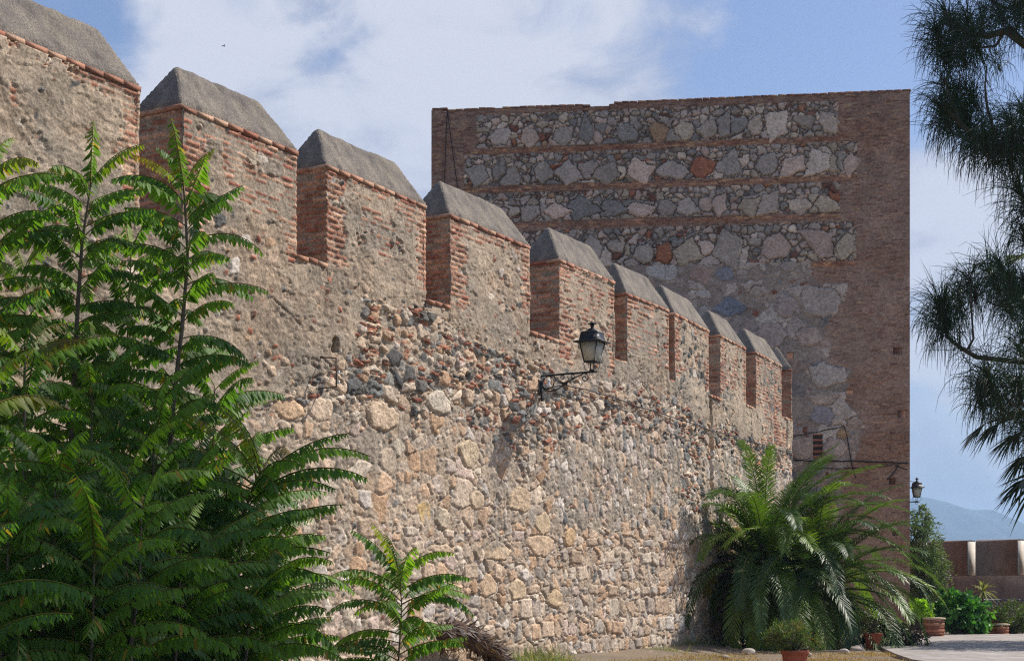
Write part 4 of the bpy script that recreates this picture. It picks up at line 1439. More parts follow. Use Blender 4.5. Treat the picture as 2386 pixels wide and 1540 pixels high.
def date_palm():
    base = np.array([*G(1762, 1507)[:2], 0.0])
    Yc = base[1]
    root = empty("date_palm", base)
    tag(root, "large arching date palm growing against the foot of the wall and tower", "palm tree")
    rg = np.random.default_rng(77)
    heart = P(1780, 1322, Yc + 0.2) - base
    tb = MB()
    zz = np.linspace(-0.1, heart[2] + 0.1, 40)
    path = np.stack([np.interp(zz, [0, heart[2]], [0, heart[0]]), np.interp(zz, [0, heart[2]], [0, heart[1]]), zz], -1)
    tb.tube(path, 0.30 + 0.05 * np.sin(zz * 40) + 0.05 * (zz / heart[2]), 14)
    # stubs of cut fronds
    for i in range(120):
        z = rg.uniform(.1, heart[2]); a = rg.uniform(0, 6.28); f = z / heart[2]
        c = np.array([heart[0] * f + math.cos(a) * .33, heart[1] * f + math.sin(a) * .33, z])
        tb.tube([c, c + np.array([math.cos(a) * .14, math.sin(a) * .14, .16])], [.05, .02], 5)
    tb.build("trunk", M_BARK, root, True)
    cols = [np.array(lin(88, 116, 34)), np.array(lin(70, 98, 32)), np.array(lin(56, 82, 34)), np.array(lin(136, 122, 36)), np.array(lin(106, 132, 42))]
    heart2 = P(1900, 1372, Yc + 0.1) - base
    t2 = np.linspace(0, 1, 24)[:, None]
    tb = MB(); tb.tube(np.array([.5, -.1, 0]) * (1 - t2) + heart2 * t2 + np.array([0, 0, .25]) * np.sin(t2 * 3.14), .24, 12)
    tb.build("trunk", M_BARK, root, True)
    for hc, N, LM in ((heart, 96, 1.02), (heart2, 70, .96)):
        for i in range(N):
            k = i / N
            az = i * 2.39996 + rg.uniform(-.25, .25)
            elev = math.radians(84 - 100 * k ** 0.95) + rg.uniform(-.12, .12)
            L = rg.uniform(3.0, 4.0) * LM * (0.9 if k < .12 else 1.0)
            ux = math.cos(az) * 0.874 - math.sin(az) * 0.4856
            if ux < -0.3: L *= 0.72
            elif ux < 0.25: L *= 1.12
            if ux > 0.35: L *= 1.12
            c = cols[rg.integers(0, 3)] if rg.random() < .75 else cols[4]
            if ux < 0 and rg.random() < .25: c = cols[3]
            mb = MB()
            frond(mb, np.zeros(3), az, elev, L, rg.uniform(.95, 1.75) + (0.75 * k), c, rg, n=78, ll=.45, twist=rg.uniform(-.4, .4), width=.028)
            fo = mb.build("frond", M_PALM, root, True)
            fo.location = hc + np.array([math.cos(az) * .2, math.sin(az) * .2, (0.3 - k * .6)])
    # dead hanging fronds
    for px, py, az, L in ((1935, 1392, -1.9, 1.4), (1890, 1410, -2.6, 1.2), (1790, 1390, -1.4, 1.3), (1700, 1380, -2.4, 1.2), (1885, 1400, -0.6, 1.35), (1905, 1405, -1.2, 1.2), (1868, 1385, -2.0, 1.3), (1730, 1390, 2.4, 1.2)):
        mb = MB()
        frond(mb, np.zeros(3), az, -0.9, L, .5, np.array(lin(150, 110, 86)), rg, n=40, ll=.35, width=.014)
        fo = mb.build("dead_frond", M_PALM, root, True)
        fo["label"] = "brown dried frond hanging under the crown"
        fo.location = P(px, py, Yc - 0.2) - base


date_palm()


def leaf_cloud(mb, centre, rad, n, size, cols, rg, shape='sphere', asp=.5, flat=.3, clump=12, upright=0.0):
    """leaves scattered in clumps through a crown volume"""
    nc = max(3, n // clump)
    d = rg.normal(0, 1, (nc, 3)); d /= np.linalg.norm(d, axis=1, keepdims=True)
    r = rg.uniform(.35, 1.0, nc) ** .5
    cc = d * r[:, None] * np.asarray(rad) * rg.uniform(.8, 1.12, (nc, 1))
    ci = rg.integers(0, nc, n)
    p = centre + cc[ci] + rg.normal(0, .11, (n, 3)) * np.asarray(rad)
    dr = rg.normal(0, 1, (n, 3)) + d[ci] * .8 + np.array([0, 0, upright])
    dr /= np.linalg.norm(dr, axis=1, keepdims=True)
    sd = np.cross(dr, rg.normal(0, 1, (n, 3))); sd /= np.linalg.norm(sd, axis=1, keepdims=True)
    le = size * rg.uniform(.6, 1.25, n)
    V, q = strip_leaflets(p, dr, sd, le, le * asp, rg.uniform(0, .3, n), stations=((0, .2), (.45, 1), (1, .06)))
    cols = np.asarray(cols)
    tone = rg.uniform(.7, 1.25, nc)
    c = cols[rg.integers(0, len(cols), nc)][ci] * tone[ci][:, None] * rg.uniform(.85, 1.15, (n, 1))
    add_leaflets(mb, V, q, c)
    return cc + centre


def bush(name, label, cat, loc, blobs, n, size, cols, seed, asp=.5, stems=6, group=None, upright=0., mat=None, trunkname="stems"):
    rg = np.random.default_rng(seed)
    root = empty(name, loc)
    tag(root, label, cat, group)
    mb, tb = MB(), MB()
    tot = sum(b[1][0] * b[1][1] * b[1][2] for b in blobs)
    for (c, r) in blobs:
        k = int(n * r[0] * r[1] * r[2] / tot) + 20
        cc = leaf_cloud(mb, np.array(c), r, k, size, cols, rg, asp=asp, upright=upright)
        for j in range(min(stems, len(cc))):
            e = cc[j]
            mid = e * .5 + np.array([rg.uniform(-.1, .1), rg.uniform(-.1, .1), 0])
            tb.tube([[rg.uniform(-.06, .06), rg.uniform(-.06, .06), 0], mid * [.6, .6, 1], e], [.03, .018, .006], 5)
    tb.build(trunkname, M_BARK, root, True)
    mb.build("foliage", mat or M_BUSH, root, True)
    return root


GR = [np.array(lin(72, 104, 40)), np.array(lin(58, 92, 40)), np.array(lin(88, 122, 52)), np.array(lin(48, 78, 36))]
b = P(2150, 1370, 56.5)[:2]
bush("slender_tree", "slender grey-green tree beside the tower's right corner", "tree", (b[0], b[1], 0),
     [((0.05, 0, 3.2), (.62, .7, 1.0)), ((-.1, 0, 4.0), (.45, .5, .6)), ((.25, 0, 2.2), (.7, .7, .9)), ((.1, 0, 1.3), (.75, .8, .8)), ((.0, 0, 4.35), (.24, .3, .34))],
     9500, .13, [np.array(lin(98, 116, 76)), np.array(lin(80, 100, 62)), np.array(lin(112, 128, 84))], 5, asp=.3, trunkname="trunk")
b = P(2235, 1370, 51.8)[:2]
bush("fig_bush", "bright green broad-leaved bush right of the palm, before the far wall", "bush", (b[0], b[1], 0),
     [((0, 0, .75), (.95, .8, .62)), ((-.35, 0, 1.15), (.5, .5, .42)), ((.55, 0, .5), (.5, .5, .42))],
     1900, .20, [np.array(lin(70, 122, 48)), np.array(lin(60, 108, 50)), np.array(lin(92, 140, 56))], 6, asp=.85)
b = P(2356, 1370, 53.5)[:2]
bush("round_shrub", "rounded olive-green shrub at the right picture edge under the far wall", "shrub", (b[0], b[1], 0),
     [((0.1, 0, .68), (.85, .7, .6)), ((-.6, 0, .45), (.5, .5, .4)), ((.7, 0, .4), (.7, .6, .45))], 3600, .10,
     [np.array(lin(92, 108, 44)), np.array(lin(74, 92, 40)), np.array(lin(60, 84, 38))], 7, asp=.4)
b = P(2146, 1370, 50.0)[:2]
bush("yellow_green_plant", "small bright yellow-green plant glowing between palm fronds", "plant", (b[0], b[1], 0),
     [((0, 0, .95), (.36, .3, .3))], 420, .16, [np.array(lin(140, 176, 48)), np.array(lin(120, 160, 44))], 8, asp=.5)
b = G(2108, 1508)[:2]
bush("purple_shrub", "low dark purple-leaved shrub behind the second pot", "shrub", (b[0], b[1], 0),
     [((0, 0, .34), (.62, .5, .36)), ((-.5, 0.1, .4), (.4, .4, .34)), ((.35, 0, .24), (.4, .4, .24))], 2300, .075,
     [np.array(lin(70, 56, 60)), np.array(lin(58, 50, 56)), np.array(lin(52, 54, 44))], 9, asp=.5)


def rosette(name, label, cat, loc, h, n, L, w, cols, seed, trunk=.07, mat=None, elev=(-.5, 1.4), droop=.35):
    rg = np.random.default_rng(seed)
    root = empty(name, loc); tag(root, label, cat)
    tb = MB(); tb.tube([[0, 0, -.05], [.02, 0, h * .5], [0, 0, h]], [trunk, trunk * .8, trunk * .8], 8)
    tb.build("trunk", M_BARK, root, True)
    mb = MB()
    az = rg.uniform(0, 6.28, n); el = rg.uniform(*elev, n)
    d = np.stack([np.cos(el) * np.cos(az), np.cos(el) * np.sin(az), np.sin(el)], -1)
    T, S, N = rot_frames(d)
    le = L * rg.uniform(.75, 1.1, n)
    V, q = strip_leaflets(np.array([0, 0, h]) + d * .03, d, S, le, np.full(n, w), droop * rg.uniform(.4, 1.4, n), stations=((0, .8), (.3, 1), (.6, .8), (.85, .4), (1, .04)), fold=.4)
    c = np.asarray(cols)[rg.integers(0, len(cols), n)] * rg.uniform(.8, 1.2, (n, 1))
    add_leaflets(mb, V, q, c)
    mb.build("leaves", mat or M_BUSH, root, True)
    return root


b = P(2290, 1370, 55)[:2]
rosette("spiky_yucca", "thin-trunked yucca with a star of long leaves before the far wall", "plant", (b[0], b[1], 0), P(2290, 1378, 55)[2], 46, .68, .05,
        [np.array(lin(150, 150, 92)), np.array(lin(128, 138, 80))], 12, trunk=.05, elev=(-.9, 1.5), droop=.5)
b = G(1952, 1500)[:2]
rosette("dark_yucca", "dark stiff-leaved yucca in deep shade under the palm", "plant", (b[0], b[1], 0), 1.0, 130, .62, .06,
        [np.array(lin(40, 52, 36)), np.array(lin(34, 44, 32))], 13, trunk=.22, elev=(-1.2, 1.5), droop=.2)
b = G(2010, 1507)[:2]
rosette("ground_agave", "low rosette of narrow leaves on the ground left of the second pot", "plant", (b[0], b[1], 0), .08, 40, .45, .05,
        [np.array(lin(70, 84, 52)), np.array(lin(60, 70, 48))], 14, trunk=.05, elev=(0, 1.2), droop=.3)


# ------------------------------------------------------------------ pots
def pot(label, loc, r, h, seed):
    root = empty("terracotta_pot", loc); tag(root, label, "pot", "terracotta pots")
    mb = MB()
    mb.lathe([(r * .70, 0), (r * .74, h * .03), (r * .95, h * .80), (r * .96, h * .82), (r * 1.04, h * .83), (r * 1.05, h * .98), (r * 1.03, h), (r * .93, h), (r * .90, h * .9)], seg=28)
    mb.build("body", M_TERRA, root, True)
    sb = MB(); sb.lathe([(r * .91, h * .90), (r * .5, h * .93), (0.001, h * .94)], seg=20)
    sb.build("soil", mat_plain("potting_soil", (0.05, 0.035, 0.025), .95), root, True)
    return root


b = P(1852, 1370, 28.6)[:2]
pot("orange terracotta pot at the bottom edge holding the feathery green shrub", (b[0], b[1], 0), .25, .45, 1)
bush("feathery_shrub", "feathery green shrub filling the near terracotta pot", "shrub", (b[0], b[1], .40),
     [((-.12, 0, .30), (.42, .36, .26)), ((-.28, 0, .22), (.28, .28, .22)), ((.3, .0, .16), (.24, .24, .16)), ((0, 0, .42), (.25, .25, .2))],
     5200, .075, [np.array(lin(74, 98, 48)), np.array(lin(92, 114, 54)), np.array(lin(58, 80, 42)), np.array(lin(118, 104, 60))], 21, asp=.16, upright=1.4)
b = G(2034, 1513)[:2]
pot("second terracotta pot, further back in the palm's shade", (b[0], b[1], 0), .235, .44, 2)
bush("dry_potted_plant", "sparse dry plant with bare twigs in the second pot", "plant", (b[0], b[1], .40),
     [((-.05, 0, .26), (.36, .34, .24))], 420, .07, [np.array(lin(86, 92, 52)), np.array(lin(120, 96, 66))], 22, asp=.3, stems=26)


def planter(label, px, py, Y, w, d, h):
    b = P(px, py, Y)
    root = MB()
    for i in range(int(h / .1)):
        root.box((0, 0, .05 + i * .1), (w - .01 * (i % 2), d, .094), col=REDB[i % 6], jit=.006)
    root.box((0, 0, h + .02), (w + .05, d + .05, .05), col=TAN[1], jit=.006)
    o = root.build("brick_block", M_BRICK)
    o.location = (b[0], b[1], 0)
    tag(o, label, "planter", "low brick planter blocks", kind="thing")


planter("low brick block at the foot of the yellow-green plant", 2176, 1460, 49.2, .55, .5, .62)
planter("small brick block between fig bush and round shrub", 2332, 1470, 52.0, .42, .4, .36)
planter("orange-topped brick block behind the fig bush", 2312, 1440, 53.6, .5, .4, .72)


# ------------------------------------------------------------------ the far wall and its rail
M_PAINTED_SUN = mat_plain("painted_sunlight", lin(206, 196, 182), .9, 0, .15, 4, .3)  # pale colour that paints sunlight on the far merlons' end faces


def far_wall():
    al = math.radians(42)
    w = np.array([math.cos(al), -math.sin(al), 0])
    n = np.array([-math.sin(al), -math.cos(al), 0])            # n faces the camera
    A = P(2200, 1258, 60.0); A[2] = 0
    root = empty("crenellated_wall", A)
    tag(root, "low crenellated wall in shade far off at the right, before the blue hill", "wall", kind="thing")
    m, T, out = new_mat("old_rendered_wall")
    co = T.n('ShaderNodeTexCoord').outputs['Object']
    n1 = T.n('ShaderNodeTexNoise', {'Vector': co, 'Scale': 1.3, 'Detail': 9.0, 'Roughness': 0.7}).outputs[0]
    mp = T.n('ShaderNodeMapping', {'Vector': co, 'Scale': (5, 5, .8)}).outputs[0]
    n2 = T.n('ShaderNodeTexNoise', {'Vector': mp, 'Scale': 1.0, 'Detail': 6.0, 'Roughness': .6}).outputs[0]
    c = T.mix(T.ramp(n1, .35, .65), lin(124, 108, 96), lin(144, 128, 114))
    c = T.mix(T.ramp(n2, .45, .7, 0, .6), c, lin(106, 94, 86))
    v = T.n('ShaderNodeTexVoronoi', {'Vector': co, 'Scale': 5.0}).outputs['Distance']
    c = T.mix(T.ramp(v, 0, .3, .4, 0), c, lin(178, 164, 148))
    b = T.n('ShaderNodeBump', {'Height': n1, 'Strength': .6, 'Distance': .05})
    bs = T.n('ShaderNodeBsdfPrincipled', {'Base Color': c, 'Roughness': .95, 'Normal': b.outputs[0]})
    T.t.links.new(bs.outputs[0], out.inputs[0])
    M = np.array([[w[0], -n[0], 0], [w[1], -n[1], 0], [0, 0, 1]])
    base_h = P(0, 1341, 60)[2]; top = P(0, 1259, 60)[2]
    th = 0.75
    L0, L1 = -9.0, 16.0
    mb = MB()
    c0 = (w * (L0 + L1) / 2) - n * th / 2
    mb.box((c0[0], c0[1], base_h / 2 - 1.5), (L1 - L0, th, base_h + 3.0), M=M)
    o = mb.build("wall_body", m, root); 
    # merlons, pitch measured from the photograph
    x = -9.0
    pitch, gap = 2.01, 0.34
    k0 = 0
    edges = []
    e = 0.95 + gap
    for k in range(-5, 8):
        edges.append((e + k * pitch, e + k * pitch + pitch - gap))
    for (a, b_) in edges:
        a2, b2 = a + 0.0, b_
        mb = MB()
        nx, nz = 14, 12
        prof = [(0, base_h), (0, top - .10), (.06, top - .02), (.16, top), (th - .16, top), (th - .06, top - .02), (th, top - .10), (th, base_h)]
        V = []
        for s in (a2, b2):
            for (d, z) in prof:
                q = w * s - n * d
                V.append((q[0], q[1], z))
        N = len(prof)
        me_q = [[i, i + 1, N + i + 1, N + i] for i in range(N - 1)]
        mb.add(V, me_q, [[0, i, i + 1] for i in range(1, N - 1)] + [[N, N + i + 1, N + i] for i in range(1, N - 1)])
        mo = mb.build("merlon", m, root)
        rb = MB()  # added thin slab on the right end, paler than the wall to look sunlit
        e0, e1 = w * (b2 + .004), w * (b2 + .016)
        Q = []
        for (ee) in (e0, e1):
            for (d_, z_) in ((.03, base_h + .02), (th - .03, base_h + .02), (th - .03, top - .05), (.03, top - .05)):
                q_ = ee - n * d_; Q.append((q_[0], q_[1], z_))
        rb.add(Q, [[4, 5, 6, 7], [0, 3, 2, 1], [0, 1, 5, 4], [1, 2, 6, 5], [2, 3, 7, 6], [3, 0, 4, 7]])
        rb.build("painted_sun_reveal", M_PAINTED_SUN, mo)


far_wall()


def rail():
    a, b = P(2230, 1397, 57.0), P(2500, 1397, 57.0)
    root = empty("metal_rail", (a[0], a[1], 0)); tag(root, "thin grey metal rail running before the far wall", "railing", kind="thing")
    mb = MB(); mb.tube([(0, 0, a[2]), (b[0] - a[0], 0, a[2])], .03, 8)
    mt = mat_plain("grey_metal", (.35, .36, .38), .4, .6)
    mb.build("handrail", mt, root, True)
    for k in range(4):
        x = .2 + k * 1.3
        p = MB(); p.tube([(x, 0, 0), (x, 0, a[2])], .022, 6); p.build("post", mt, root, True)


rail()


# ------------------------------------------------------------------ lanterns
def mat_glass():
    m, T, out = new_mat("frosted_lantern_glass")
    co = T.n('ShaderNodeTexCoord').outputs['Object']
    n1 = T.n('ShaderNodeTexNoise', {'Vector': co, 'Scale': 5.0, 'Detail': 3.0}).outputs[0]
    c = T.mix(n1, lin(236, 236, 224), lin(222, 222, 206))
    bs = T.n('ShaderNodeBsdfPrincipled', {'Base Color': c, 'Roughness': 0.45, 'Specular IOR Level': 0.3})
    tr = T.n('ShaderNodeBsdfTranslucent', {'Color': c})
    mx = T.n('ShaderNodeMixShader', {0: .45, 1: bs.outputs[0], 2: tr.outputs[0]})
    T.t.links.new(mx.outputs[0], out.inputs[0])
    return m


M_GLASS = mat_glass()


def arc(c, r0, r1, a0, a1, n=24):
    t = np.linspace(0, 1, n); a = a0 + (a1 - a0) * t; r = r0 + (r1 - r0) * t
    return np.stack([c[0] + r * np.cos(a), np.zeros(n), c[1] + r * np.sin(a)], -1)


def lantern_head(root, cx, z0, k=1.0):
    """square tapering lantern, foot at z0, centred on x = cx (local), k scales it"""
    def sq(hw, z): return [(cx - hw, -hw, z), (cx + hw, -hw, z), (cx + hw, hw, z), (cx - hw, hw, z)]
    zb, zt = z0 + .24 * k, z0 + .70 * k
    hb, ht = .145 * k, .225 * k
    fr = MB()
    for z, h in ((zb, hb), (zt, ht)):
        p = sq(h, z)
        for i in range(4): fr.tube([p[i], p[(i + 1) % 4]], .013 * k, 4)
    for a, b_ in zip(sq(hb, zb), sq(ht, zt)): fr.tube([a, b_], .014 * k, 4)
    fr.box((cx, 0, zb - .012 * k), (hb * 2.1, hb * 2.1, .016 * k))
    for sx in (-.045, .045): fr.tube([(cx + sx * k, 0, z0), (cx + sx * k, 0, zb)], .013 * k, 6)
    fr.box((cx, 0, z0 + .03 * k), (.14 * k, .05 * k, .05 * k))
    for sg in (-1, 1):
        a = arc((cx + sg * .10 * k, z0 + .16 * k), .13 * k, .09 * k, -math.pi / 2, -math.pi / 2 + sg * 2.0, 14)
        fr.tube(a, .007 * k, 5, cap=False)
        fr.tube(arc((cx + sg * .205 * k, z0 + .22 * k), .03 * k, .012 * k, -math.pi / 2, -math.pi / 2 + sg * 5, 12), .006 * k, 5)
    fr.build("frame", M_IRON, root)
    pb, pt = sq(hb * .97, zb), sq(ht * .97, zt)
    for i in range(4):
        g = MB(); j = (i + 1) % 4
        A = np.array([pb[i], pb[j], pt[j], pt[i]])
        c = np.array([cx, 0, (zb + zt) / 2]); inn = (c - A.mean(0)); inn[2] = 0; inn /= np.linalg.norm(inn)
        B = A + inn * .006
        g.add(np.concatenate([A, B]), [[0, 1, 2, 3], [7, 6, 5, 4], [0, 4, 5, 1], [1, 5, 6, 2], [2, 6, 7, 3], [3, 7, 4, 0]])
        g.build("glass_pane", M_GLASS, root)
    rf = MB()
    prof = [(.225, zt), (.335, zt - .012 * k + 0), (.340, zt + .012 * k), (.235, zt + .045 * k), (.205, zt + .215 * k), (.208, zt + .235 * k), (.10, zt + .275 * k), (.055, zt + .33 * k)]
    q2 = math.sqrt(2)
    rf.lathe([((r * k if i > 0 else ht * 1.0) * q2, z) for i, (r, z) in enumerate(prof)], (cx, 0, 0), seg=4, rot=math.pi / 4)
    rf.build("roof", M_IRON, root)
    fi = MB(); zf = zt + .31 * k
    fi.lathe([(.06 * k, zf), (.038 * k, zf + .03 * k), (.036 * k, zf + .06 * k), (.062 * k, zf + .115 * k), (.11 * k, zf + .125 * k), (.112 * k, zf + .135 * k), (.05 * k, zf + .155 * k), (.022 * k, zf + .165 * k), (.02 * k, zf + .185 * k), (.006 * k, zf + .20 * k), (.004 * k, zf + .25 * k)], (cx, 0, 0), seg=14)
    fi.build("finial", M_IRON, root, True)


def wall_lantern(label, loc, az, arm, zarm, k, scroll=True):
    root = empty("wall_lantern", loc, az); tag(root, label, "lantern", "wall lanterns")
    br = MB()
    br.box((0.012, 0, zarm - .22), (.02, .055, .62))
    br.tube([(0, 0, zarm), (arm, 0, zarm + .0)], .022, 6)
    if scroll:
        br.tube(arc((.17, zarm - .155), .135, .135, 0, 2 * math.pi, 28), .013, 5, cap=False)
        br.tube([(.02, 0, zarm - .22), (.10, 0, zarm - .31), (.24, 0, zarm - .335), (.38, 0, zarm - .31), (.52, 0, zarm - .24), (.66, 0, zarm - .16), (.82, 0, zarm - .08), (.98, 0, zarm - .03)], .014, 5)
        br.tube([(.30, 0, zarm - .02), (.38, 0, zarm - .12), (.48, 0, zarm - .18), (.60, 0, zarm - .17), (.66, 0, zarm - .11), (.62, 0, zarm - .05)], .012, 5)
        br.tube(arc((.50, zarm - .07), .055, .02, -.3, 7.5), .010, 5)
        br.tube(arc((.74, zarm - .055), .05, .02, 3.6, 11), .010, 5)
        br.tube(arc((1.02, zarm - .11), .10, .02, 2.6, -6.5), .012, 5)
        br.box((.56, 0, zarm - .20), (.10, .04, .07))
    else:
        br.tube(arc((arm * .75, zarm - .05), .06, .02, 2.6, -5), .007, 5)
    br.build("bracket", M_IRON, root)
    return root


sw = wall_s(1255)
lw = wall_pos(sw, 0, 0.06)
nd = wall_dir(np.array(sw)); NAZ = math.atan2(-nd[0], nd[1])
ZA = wall_z(sw, 876)
r1 = wall_lantern("large black lantern on a scrolled iron bracket fixed to the rubble wall", (lw[0], lw[1], 0), NAZ, 1.30, ZA, 1.0)
lantern_head(r1, 1.19, ZA, .87)
ins = MB(); ins.lathe([(0.001, 0), (.045, .01), (.05, .05), (.03, .08), (.045, .11), (.05, .15), (.02, .18), (.001, .185)], (.16, .02, ZA - .25), seg=12)
ins.build("insulator", mat_plain("white_porcelain", (.7, .7, .68), .2, spec=.6), r1, True)

cor = tower_pos(TW - 0.03, 0, -0.5)
za2 = float(P(0, 1169, cor[1])[2])
taz = math.atan2(TD[1], TD[0])
r2 = wall_lantern("small far lantern hung on the tower's right-hand corner", (cor[0] + .02, cor[1], 0), taz, .42, za2, 1.0, False)
lantern_head(r2, .33, za2, .72)
mb = MB(); mb.tube([(0, 0, za2 + .77), (.1, 0, za2 + .74), (.33, 0, za2 + .68)], .012, 5); mb.build("stay", M_IRON, r2)


# ------------------------------------------------------------------ cables and iron fittings
def cable(label, pts, r, group=None, sagging=True):
    pts = np.asarray(pts)
    org = pts[0].copy()
    t = np.linspace(0, len(pts) - 1, len(pts) * 6)
    path = np.stack([np.interp(t, np.arange(len(pts)), pts[:, k]) for k in range(3)], -1)
    path[:, 2] += 0.01 * np.sin(np.arange(len(path)) * .9)
    mb = MB(); mb.tube(path - org, r, 5)
    o = mb.build("cable", M_CABLE, None, True)
    o.location = org
    tag(o, label, "cable", group, kind="thing")


cable("thin black cable running along the rubble band from the lantern bracket", [wpt(x, y, .10) for x, y in ((1290, 892), (1330, 903), (1400, 920), (1480, 948), (1560, 972), (1650, 1003), (1740, 1028), (1800, 1046), (1838, 1058))], .014, "cables")
def tpt(px, py, h=.07):
    u, v = tower_uv(px, py); return tower_pos(u, v, h)
cable("thick black cable crossing the tower just above the palm", [tpt(*p) for p in ((1848, 1072), (1900, 1074), (1980, 1074), (2060, 1077), (2117, 1079))], .022)
cable("thin cable sagging under the thick one on the tower", [tpt(*p) for p in ((1900, 1090), (1960, 1092), (2030, 1088), (2080, 1082), (2112, 1094))], .014)
cable("thin cable rising left to right to a small hook on the tower", [tpt(*p) for p in ((1844, 1017), (1880, 1011), (1925, 1002), (1966, 994))], .016)
cable("cable hanging from the hook down the tower behind the palm", [tpt(*p) for p in ((1966, 994), (1973, 1015), (1979, 1050), (1985, 1085), (1994, 1115))], .016)
cable("short dark cable slanting down above the palm's right side", [tpt(*p) for p in ((2094, 1082), (2082, 1102), (2066, 1119))], .02)
cable("left of two thin wires at the tower's top left", [tpt(*p) for p in ((1043, 258), (1040, 320), (1036, 438))], .014, "wires at the tower's top left corner")
cable("right slanting wire at the tower's top left", [tpt(*p) for p in ((1043, 258), (1051, 320), (1068, 450))], .014, "wires at the tower's top left corner")


def hook():
    s = wall_s(742); z = wall_z(s, 905); o = wall_pos(s, z, 0)
    az = math.atan2(-nd[0], nd[1])
    root = empty("iron_hook", o, az); tag(root, "rusty iron bracket with two white insulators left of the small wall hole", "bracket")
    h = float(wall_z(s, 838)) - z
    mb = MB(); mb.tube([(.02, 0, 0), (.36, 0, 0), (.36, 0, h), (.02, 0, h + .04)], .014, 5); mb.build("rod", M_RUST, root)
    for zz in (.05, h * .45):
        b_ = MB(); b_.lathe([(.001, 0), (.03, .005), (.02, .03), (.03, .055), (.001, .06)], (.39, .02, zz), seg=10); b_.build("insulator", bpy.data.materials["white_porcelain"], root, True)


hook()


# ------------------------------------------------------------------ the dry log at the wall foot, fallen stones, weeds
def dry_log():
    s = wall_s(1060); o = wall_pos(s, .35, .45)
    root = empty("dry_log", (o[0], o[1], 0)); tag(root, "fibrous brown dead palm log lying against the wall foot", "log")
    rg = np.random.default_rng(4)
    d = wall_dir(np.array(s)); d3 = np.array([d[0], d[1], 0])
    path = np.array([-d3 * 1.3 + [0, 0, .75], -d3 * .6 + [0, 0, .78], d3 * .1 + [0, 0, .62], d3 * .7 + [0, 0, .34], d3 * 1.0 + [0, 0, .05]])
    t = np.linspace(0, 4, 30)
    pp = np.stack([np.interp(t, range(5), path[:, k]) for k in range(3)], -1)
    mb = MB(); mb.tube(pp, (.19 + .05 * np.sin(t * 9)) * np.clip(np.minimum(t + .25, 4.2 - t) * 1.6, .15, 1), 12)
    mb.build("trunk", mat_plain("dead_fibre", lin(84, 64, 50), .95, 0, .5, 18, .9), root, True)
    fb = MB(); n = 900
    i = rg.integers(0, 30, n); a = rg.uniform(0, 6.28, n)
    up = np.array([0, 0, 1.]); sd = np.array([d[1], -d[0], 0])
    r_ = np.cos(a)[:, None] * up + np.sin(a)[:, None] * sd
    base = pp[i] + r_ * .17
    dr = r_ * .6 + rg.normal(0, .35, (n, 3)) + d3 * .7 + np.array([0, 0, -.35])
    dr /= np.linalg.norm(dr, axis=1, keepdims=True)
    S = np.cross(dr, r_); S /= np.linalg.norm(S, axis=1, keepdims=True) + 1e-6
    V, q = strip_leaflets(base, dr, S, rg.uniform(.08, .30, n), np.full(n, .03), rg.uniform(0, .3, n))
    add_leaflets(fb, V, q, np.array([lin(84, 62, 48), lin(62, 46, 36), lin(104, 80, 62)])[rg.integers(0, 3, n)])
    fb.build("fibres", M_BUSH, root, True)


dry_log()


def loose_stones():
    rg = np.random.default_rng(17)
    spots = [(1480, 1531, .10), (1512, 1528, .13), (1545, 1524, .09), (1605, 1519, .12), (1655, 1517, .09), (1700, 1513, .12), (1745, 1523, .14), (1690, 1535, .10), (1900, 1507, .12), (1930, 1515, .10), (1968, 1522, .12), (2000, 1517, .16), (1880, 1528, .10), (2125, 1512, .10), (2170, 1497, .08)]
    for (px, py, r) in spots:
        g = G(px, py)
        nu, nv = 9, 7
        th, ph = np.meshgrid(np.linspace(0, 2 * math.pi, nu, endpoint=False), np.linspace(0, math.pi, nv), indexing='ij')
        d = np.stack([np.sin(ph) * np.cos(th), np.sin(ph) * np.sin(th), np.cos(ph)], -1)
        k = rg.normal(0, 1, (6, 3)); k /= np.linalg.norm(k, axis=1, keepdims=True)
        rad = np.min(np.stack([rg.uniform(.7, 1) / np.maximum((d @ kk), .55) for kk in k], 0), 0)
        V = d * np.minimum(rad, 1.2)[..., None] * r * np.array([1.2, 1.0, .6])
        idx = np.arange(nu * nv).reshape(nu, nv); i2 = np.roll(idx, -1, 0)
        q = np.stack([idx[:, :-1], i2[:, :-1], i2[:, 1:], idx[:, 1:]], -1).reshape(-1, 4)
        o = np_mesh("loose_stone", V.reshape(-1, 3), q, None, np.tile(PALE[rg.integers(0, 6)] * rg.uniform(.7, 1), (nu * nv, 1)), M_BRICK, None, False)
        o.location = (g[0], g[1], r * .35)
        o.rotation_euler[2] = rg.uniform(0, 6)
        tag(o, "loose pale stone lying on the earth near the wall foot", "stone", "loose stones on the ground", kind="thing")


loose_stones()


